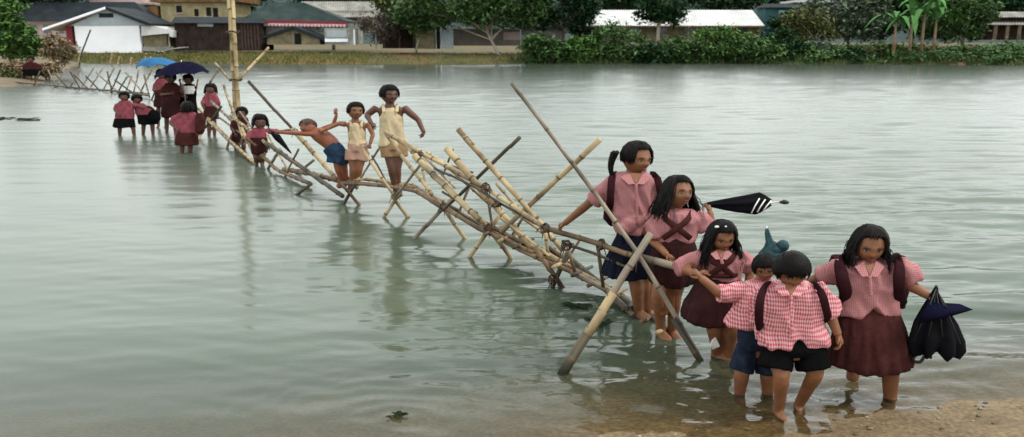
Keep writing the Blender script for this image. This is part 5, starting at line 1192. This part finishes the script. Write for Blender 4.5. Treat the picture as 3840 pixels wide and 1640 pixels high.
for st in range(3):
    P_ = []
    for k in range(40):
        s = k / 39; c = W(2306 - 16 * math.sin(s * 2.2), 572 + 82 * s, p.D - .02); a_ = s * 22 + st * 2.094
        P_.append(c + Vector((.022 * (1 - .45 * s) * math.cos(a_), .016 * math.sin(2 * a_), 0)))
    mb.tube(P_, [.020 * (1 - .5 * k / 39) for k in range(40)], 7)
mb.tube([W(2294, 652, p.D - .02), W(2290, 664, p.D - .02), W(2292, 676, p.D - .02)], [.014, .012, .003], 7)
obj('braid', mb, 'hair', p.root)
strapped_pack('maroon backpack on the tallest girl, strap over her left-hand shoulder', p, [(690, 2300, 2450, .08, .22), (760, 2272, 2455, .12, .26), (820, 2262, 2450, .11, .26), (845, 2285, 2440, .08, .25)],
    [([(2312, 655, .12), (2296, 664, -.06), (2290, 720, -.15), (2288, 770, -.12), (2276, 800, .06)], .034), ([(2440, 655, .14), (2462, 662, -.04), (2474, 710, -.12), (2478, 760, -.08), (2468, 800, .06)], .032)])

# ---------------------------------------------------------------- three boys on the walkway
Dm = Yb(1488) + .02
p = Person('tall boy in beige vest standing upright on the bamboo walkway', Dm, (1485, 738), 'skin_dark', .012)
p.head((1460, 356), 326, 394, 28, 4, 0, 1.3)
p.neck((1462, 385, .01), (1462, 404, .02), .06)
p.trunk([(398, 1425, 1505, .08), (412, 1406, 1522, .10), (460, 1424, 1512, .11), (520, 1430, 1520, .11), (560, 1440, 1525, .12)])
p.arm((1410, 406), (1376, 432, .02), (1392, 462, -.1), (.064, .05, .038), (1400, 475, -.12), .16, .5, 1); p.arm((1516, 406), (1568, 450, .02), (1590, 498, -.06), (.066, .05, .038), (1582, 512, -.08), .15, 1.1, -1, (-1, .2, 0))
p.leg((1456, 560), (1470, 632, -.05), (1484, 715, .02), (.105, .08, .076, .05), (.3, -1, -.1)); p.leg((1498, 560), (1488, 632, -.03), (1492, 716, .08), (.105, .08, .076, .05), (.5, -1, -.1))
p.body()
p.cloth('vest', 'beige', [(404, 1436, 1494, .07), (416, 1428, 1502, .095), (440, 1422, 1512, .11), (475, 1428, 1510, .11), (515, 1424, 1522, .12), (546, 1418, 1532, .135)], (), .02, freq=(6, 6, 3), e=1.0, notch=(.5, .05))
for k in (-1, 1): p.band('vest_strap', 'beige', [(1464 + k * 24, 420, -.10), (1463 + k * 26, 400, -.05), (1463 + k * 28, 394, .0), (1463 + k * 26, 402, .06)], .026, .008)
p.cloth('shorts', 'tan', [(525, 1432, 1524, .12), (560, 1432, 1530, .14)], [([(1456, 555), (1458, 590, -.02)], [.13, .12]), ([(1500, 555), (1502, 588, -.02)], [.12, .115])], .006)
p.hair('short', 44, 0, 'hair', 21, 52)

Dm2 = Yb(1330) + .25
p = Person('shorter boy in beige vest and pale shorts standing beside the tall boy', Dm2, (1330, 700), 'skin', .012)
p.head((1333, 417), 388, 450, 20, 0, 4, 1.3)
p.neck((1332, 442, .01), (1332, 462, .02), .055)
p.trunk([(455, 1305, 1368, .08), (468, 1294, 1380, .10), (510, 1304, 1372, .11), (545, 1306, 1372, .11), (580, 1308, 1374, .11)])
p.arm((1296, 466), (1270, 464, .0), (1216, 488, -.05), (.056, .044, .034), (1204, 492, -.06), .15, .4, 1); p.arm((1380, 464), (1398, 505, -.02), (1388, 540, -.1), (.056, .044, .034), (1386, 552, -.1), .15, .9, -1)
p.leg((1320, 575), (1324, 630, -.05), (1318, 690, .0), (.10, .072, .068, .046), (-.3, -1, -.1)); p.leg((1358, 575), (1348, 630, -.04), (1340, 688, .05), (.10, .072, .068, .046), (0, -1, -.1))
p.body()
p.cloth('vest', 'beige', [(462, 1314, 1360, .07), (474, 1308, 1368, .095), (500, 1305, 1374, .105), (525, 1308, 1372, .105), (548, 1302, 1380, .125)], (), .018, freq=(6, 6, 3), e=1.0)
for k in (-1, 1): p.band('vest_strap', 'beige', [(1336 + k * 19, 476, -.09), (1335 + k * 21, 460, -.05), (1335 + k * 22, 454, .0), (1335 + k * 20, 462, .05)], .022, .008)
p.cloth('shorts', 'rose_tan', [(535, 1306, 1376, .12), (565, 1304, 1380, .135)], [([(1322, 565), (1320, 602, -.03)], [.125, .12]), ([(1360, 565), (1352, 602, -.03)], [.125, .12])], .006)
p.hair('short', 44, 0, 'hair', 23, 52)

p = Person('shirtless boy in dark blue shorts leaning far out to the left to reach a hand', Dm2 + .1, (1285, 690), 'skin_red', .012)
p.head((1157, 476), 448, 506, -50, 6, -48, 1.2)
p.raw.tube(smooth_path([p.P(q) for q in ((1160, 484), (1180, 498), (1210, 514), (1242, 540), (1262, 572))], 3), [.055, .07, .085, .10, .12, .13, .135, .135, .135, .135, .13, .13, .12], 14)
p.arm((1182, 504, -.08), (1110, 500, -.1), (1048, 497, -.05), (.052, .042, .032), (1030, 495, -.04), .15, .5, 1); p.arm((1192, 492, .08), (1250, 468, .1), (1262, 432, .1), (.052, .042, .032), (1258, 412, .1), .15, .15, 1)
p.leg((1262, 580), (1268, 632, -.04), (1284, 684, .0), (.10, .074, .07, .046), (-.6, -1, -.1)); p.leg((1285, 580), (1290, 632, .04), (1300, 686, .05), (.10, .074, .07, .046), (-.4, -1, -.1))
p.body()
p.cloth('shorts', 'blue_denim', None, [([(1236, 545), (1258, 570), (1268, 585)], [.15, .165, .16]), ([(1262, 570), (1258, 612, -.03)], [.15, .15]), ([(1280, 570), (1284, 610, .04)], [.15, .14])], .006)
p.hair('short', 36, 0, 'hair_brown', 25, 50)

# ---------------------------------------------------------------- farther figures
def small(label, base, head_, shirt, lower, legs, arms=(), shirt_m='pink_far', lower_m='maroon', skin='skin_dark', hair='long', facing=(0, 5, 0), D=None, sx=1.2, low_name='skirt', hl=.35):
    D = D or G(*base).y
    p = Person(label, D, base, skin, .022, 0)
    cx, top, chin = head_; p.head((cx, (top + chin) / 2), top, chin, *facing, sx=sx)
    y0 = shirt[0][0]; yl = lower[-1][0]
    p.neck((cx, chin - 4, .01), (cx, y0 + 4, .02), .05)
    mid = [(r[0], r[1] + 6, r[2] - 6, .09) for r in shirt + lower]; p.trunk(mid)
    for a in arms: p.arm(*a, r=(.06, .05, .04), size=.16)
    for h_, k_, a_ in legs: p.leg(h_, k_, a_, (.085, .07, .068, .05), (.1, -1, -.1), .2)
    p.body(4)
    p.cloth('shirt', shirt_m, [(r[0], r[1], r[2], .12) for r in shirt], [(a[:2], [.075, .07]) for a in arms], .008, it=2, vox=.022)
    p.cloth(low_name, lower_m, [(r[0], r[1], r[2], .13 + .03 * i) for i, r in enumerate(lower)], (), .008, 9, .05, it=1, vox=.022)
    p.hair(hair, 30, hl, 'hair', int(cx), 56)
    return p
# girl with her arm out to the leaning boy
pg = small('girl in pink crouching on the bridge, stretching an arm to the leaning boy', (975, 618), (975, 432, 486), [(480, 950, 990), (495, 938, 1000), (520, 942, 998)], [(515, 942, 1000), (545, 940, 1004), (575, 944, 1000)], [((958, 560), (960, 590, -.1), (962, 612)), ((990, 560), (985, 590, -.1), (984, 612))],
      [((1000, 492), (1045, 496, -.05), (1090, 488, -.05)), ((944, 496), (925, 520, -.1), (950, 540, -.15))], facing=(18, 8, 0), lower_m='brown_skirt', D=Yb(957) - .2)
t = thing('long_umbrella', 'dark furled umbrella slanting from the crouching girl towards the rail', 'umbrella', W(1060, 540, pg.D - .3))
mb = MB(); P_ = [W(1022, 498, pg.D - .3), W(1040, 515, pg.D - .3), W(1062, 540, pg.D - .3), W(1091, 574, pg.D - .3)]; mb.tube(P_, [.05, .075, .05, .015], 9); obj('canopy', mb, 'black_nylon', t)
mb = MB(); mb.tube([W(1005, 478, pg.D - .3), P_[0]], .014, 6); obj('handle', mb, 'plastic', t)
small('person in maroon half hidden by poles beside the mast', (895, 565), (908, 404, 446), [(440, 890, 924), (452, 874, 932), (492, 870, 926)], [(488, 872, 926), (530, 868, 930)], [((885, 520), (885, 545, -.05), (886, 570)), ((912, 520), (914, 545, -.05), (914, 570))], [((878, 456), (868, 480, -.1), (880, 500, -.15))], 'maroon', 'brown_skirt', D=Yb(890) + .2, hair='short')
pw = small('girl in pink shirt wading left of the bridge, seen from behind', (690, 574), (704, 384, 428), [(420, 680, 728), (432, 654, 742), (470, 650, 744), (504, 652, 742)], [(496, 662, 738), (522, 658, 742), (544, 656, 744)], [((684, 530), (683, 550), (682, 590)), ((716, 530), (714, 550, .05), (712, 590, .05))], [((656, 440), (640, 462), (662, 484, -.1)), ((742, 440), (752, 470), (742, 498, -.05))], facing=(170, 0, 0), lower_m='maroon')
t = thing('backpack', 'maroon bag at the right side of the girl wading in pink', 'backpack', pw.P((750, 500, .15)))
mb = MB(); mb.rows([(424, 736, 760, .06, -.1), (450, 732, 772, .1, -.1), (490, 734, 768, .1, -.1), (505, 742, 760, .06, -.1)], pw.D, 18); b = fuse(mb, .02, 2); obj('bag', b, 'maroon', t)
small('left girl of the wading pair, in pink with dark skirt', (468, 508), (466, 346, 384), [(378, 450, 486), (390, 436, 500), (430, 432, 504), (450, 434, 502)], [(444, 430, 502), (462, 426, 504), (478, 424, 506)], [((450, 470), (449, 485), (449, 512)), ((496, 470), (500, 485), (504, 512))], [((440, 394), (430, 412), (444, 428, -.1)), ((500, 394), (515, 396, -.05), (528, 402, -.05))], facing=(10, 5, 0), lower_m='black', hair='short')
small('right girl of the wading pair, bending with a dark bag', (556, 506), (512, 356, 394), [(388, 504, 536), (398, 500, 552), (424, 508, 566), (436, 514, 572)], [(430, 514, 576), (452, 518, 588), (466, 520, 592)], [((540, 460), (538, 478), (537, 510)), ((570, 460), (572, 478), (574, 510))], [((552, 406), (572, 424, -.05), (588, 436, -.1))], facing=(30, 15, 10), lower_m='black', hair='short')
mb = MB(); D_ = G(556, 506).y - .2; mb.rows([(412, 566, 584, .08), (426, 556, 598, .14), (446, 556, 604, .15), (460, 566, 592, .1)], D_, 18); b = fuse(mb, .03, 2); mb2 = MB(); mb2.tube(smooth_path([W(552, 400, D_), W(566, 404, D_), W(580, 416, D_)], 4), .03, 6)
t = thing('shoulder_bag', 'dark shoulder bag on the bending girl of the wading pair', 'bag', W(580, 458, D_)); obj('bag', b, 'black', t); obj('strap', mb2, 'maroon', t)
u1 = small('person in maroon under the left side of the black umbrella', (640, 505), (640, 276, 316), [(312, 622, 660), (326, 608, 676), (376, 606, 676)], [(370, 610, 674), (420, 604, 676), (440, 606, 674)], [((626, 425), (626, 455), (626, 505)), ((658, 425), (658, 455), (658, 505))], [((612, 332), (604, 356, -.1), (640, 352, -.2)), ((674, 332), (684, 350, -.1), (676, 310, -.2))], 'maroon', 'brown_skirt', hair='short', D=G(640, 500).y)
u2 = small('person with a white cloth over the shoulders under the black umbrella', (712, 505), (706, 282, 320), [(316, 688, 726), (328, 670, 738), (370, 672, 736)], [(364, 676, 734), (420, 670, 740), (445, 672, 738)], [((692, 425), (692, 455), (692, 505)), ((722, 425), (722, 455), (722, 505))], [((674, 334), (664, 356, -.1), (690, 362, -.2))], 'black', 'black', hair='short', D=G(640, 497).y)
u2.cloth('white_shawl', 'white', [(322, 672, 732, .15), (336, 666, 736, .17), (352, 672, 732, .165)], (), .01, it=2, vox=.022)
u3 = small('girl in pink with dark skirt walking at the right of the umbrella group', (786, 518), (790, 316, 356), [(350, 774, 808), (362, 764, 816), (404, 766, 814)], [(398, 768, 812), (425, 764, 818), (446, 764, 820)], [((780, 430), (784, 470), (784, 522)), ((802, 430), (804, 470), (805, 516))], [((768, 368), (758, 390, -.1), (768, 412, -.1)), ((812, 368), (822, 392), (816, 416))], D=G(786, 510).y, hair='long', lower_m='brown_skirt')
small('person in dark red on the muddy bank at far left', (124, 306), (116, 212, 236), [(234, 104, 132), (242, 88, 150), (266, 82, 158)], [(260, 84, 156), (284, 88, 158)], [((116, 278), (118, 292), (119, 306)), ((134, 278), (132, 292), (131, 306))], [((150, 246), (160, 258), (152, 270))], 'maroon', 'black', hair='short', D=G(124, 312).y)

def open_umbrella(label, apex, rim_l, rim_r, D, m, tilt=0, drop=0., grip=None):
    a = W(*apex, D); l = W(*rim_l, D); r = W(*rim_r, D); c = (l + r) / 2; rad = (r - l).length / 2; ax = (r - l).normalized(); dp = Vector((0, .9, 0)); up = a - c
    t = thing('open_umbrella', label, 'umbrella', c)
    for k in range(8):
        mb = MB(); vs = []; fs = []
        for i in range(6):
            s = i / 5
            for j in range(5):
                an = 2 * math.pi * (k + j / 4) / 8; sag = 1 - .06 * s * math.sin(math.pi * j / 4)
                prof = 1 - s ** 2
                vs.append(c + up * prof + (ax * math.cos(an) + dp * math.sin(an)) * rad * s * sag - up * .10 * s * s * s + Vector((0, 0, .05 * s * math.sin(math.pi * j / 4))))
        for i in range(5):
            for j in range(4): o = i * 5 + j; fs.append((o, o + 5, o + 6, o + 1))
        mb.add(vs, fs); obj('panel', mb, m, t)
        an = 2 * math.pi * k / 8; rb = MB(); rb.tube([c + up * (1 - s * s) + (ax * math.cos(an) + dp * math.sin(an)) * rad * s - up * .10 * s ** 3 + Vector((0, 0, -.03)) for s in (0, .25, .5, .75, 1)], .010, 5); obj('rib', rb, 'plastic', t)
    mb = MB(); mb.tube([a + up * .12, c, c + Vector((.05, 0, -.75))], [.012, .014, .014], 6); obj('shaft', mb, 'metal', t)
    mb = MB(); mb.tube([c + Vector((.05, 0, -.75)), c + Vector((.055, 0, -.9))], .025, 7); obj('handle', mb, 'plastic', t)
open_umbrella('large black open umbrella over the group by the mast', (680, 232), (578, 288), (784, 268), u1.D - .1, 'navy_nylon')
open_umbrella('bright blue open umbrella left of the black one', (566, 216), (508, 252), (668, 240), u1.D + 1.6, 'blue_nylon')
pb_ = small('person in dull pink mostly hidden under the blue umbrella', (612, 470), (606, 262, 300), [(296, 590, 622), (310, 580, 636), (350, 580, 634)], [(345, 582, 632), (400, 576, 640)], [((594, 390), (594, 420), (594, 470)), ((622, 390), (622, 420), (622, 470))], [((584, 316), (576, 340, -.1), (600, 336, -.2))], 'pink_far', 'brown_skirt', hair='short', D=u1.D + 1.5)
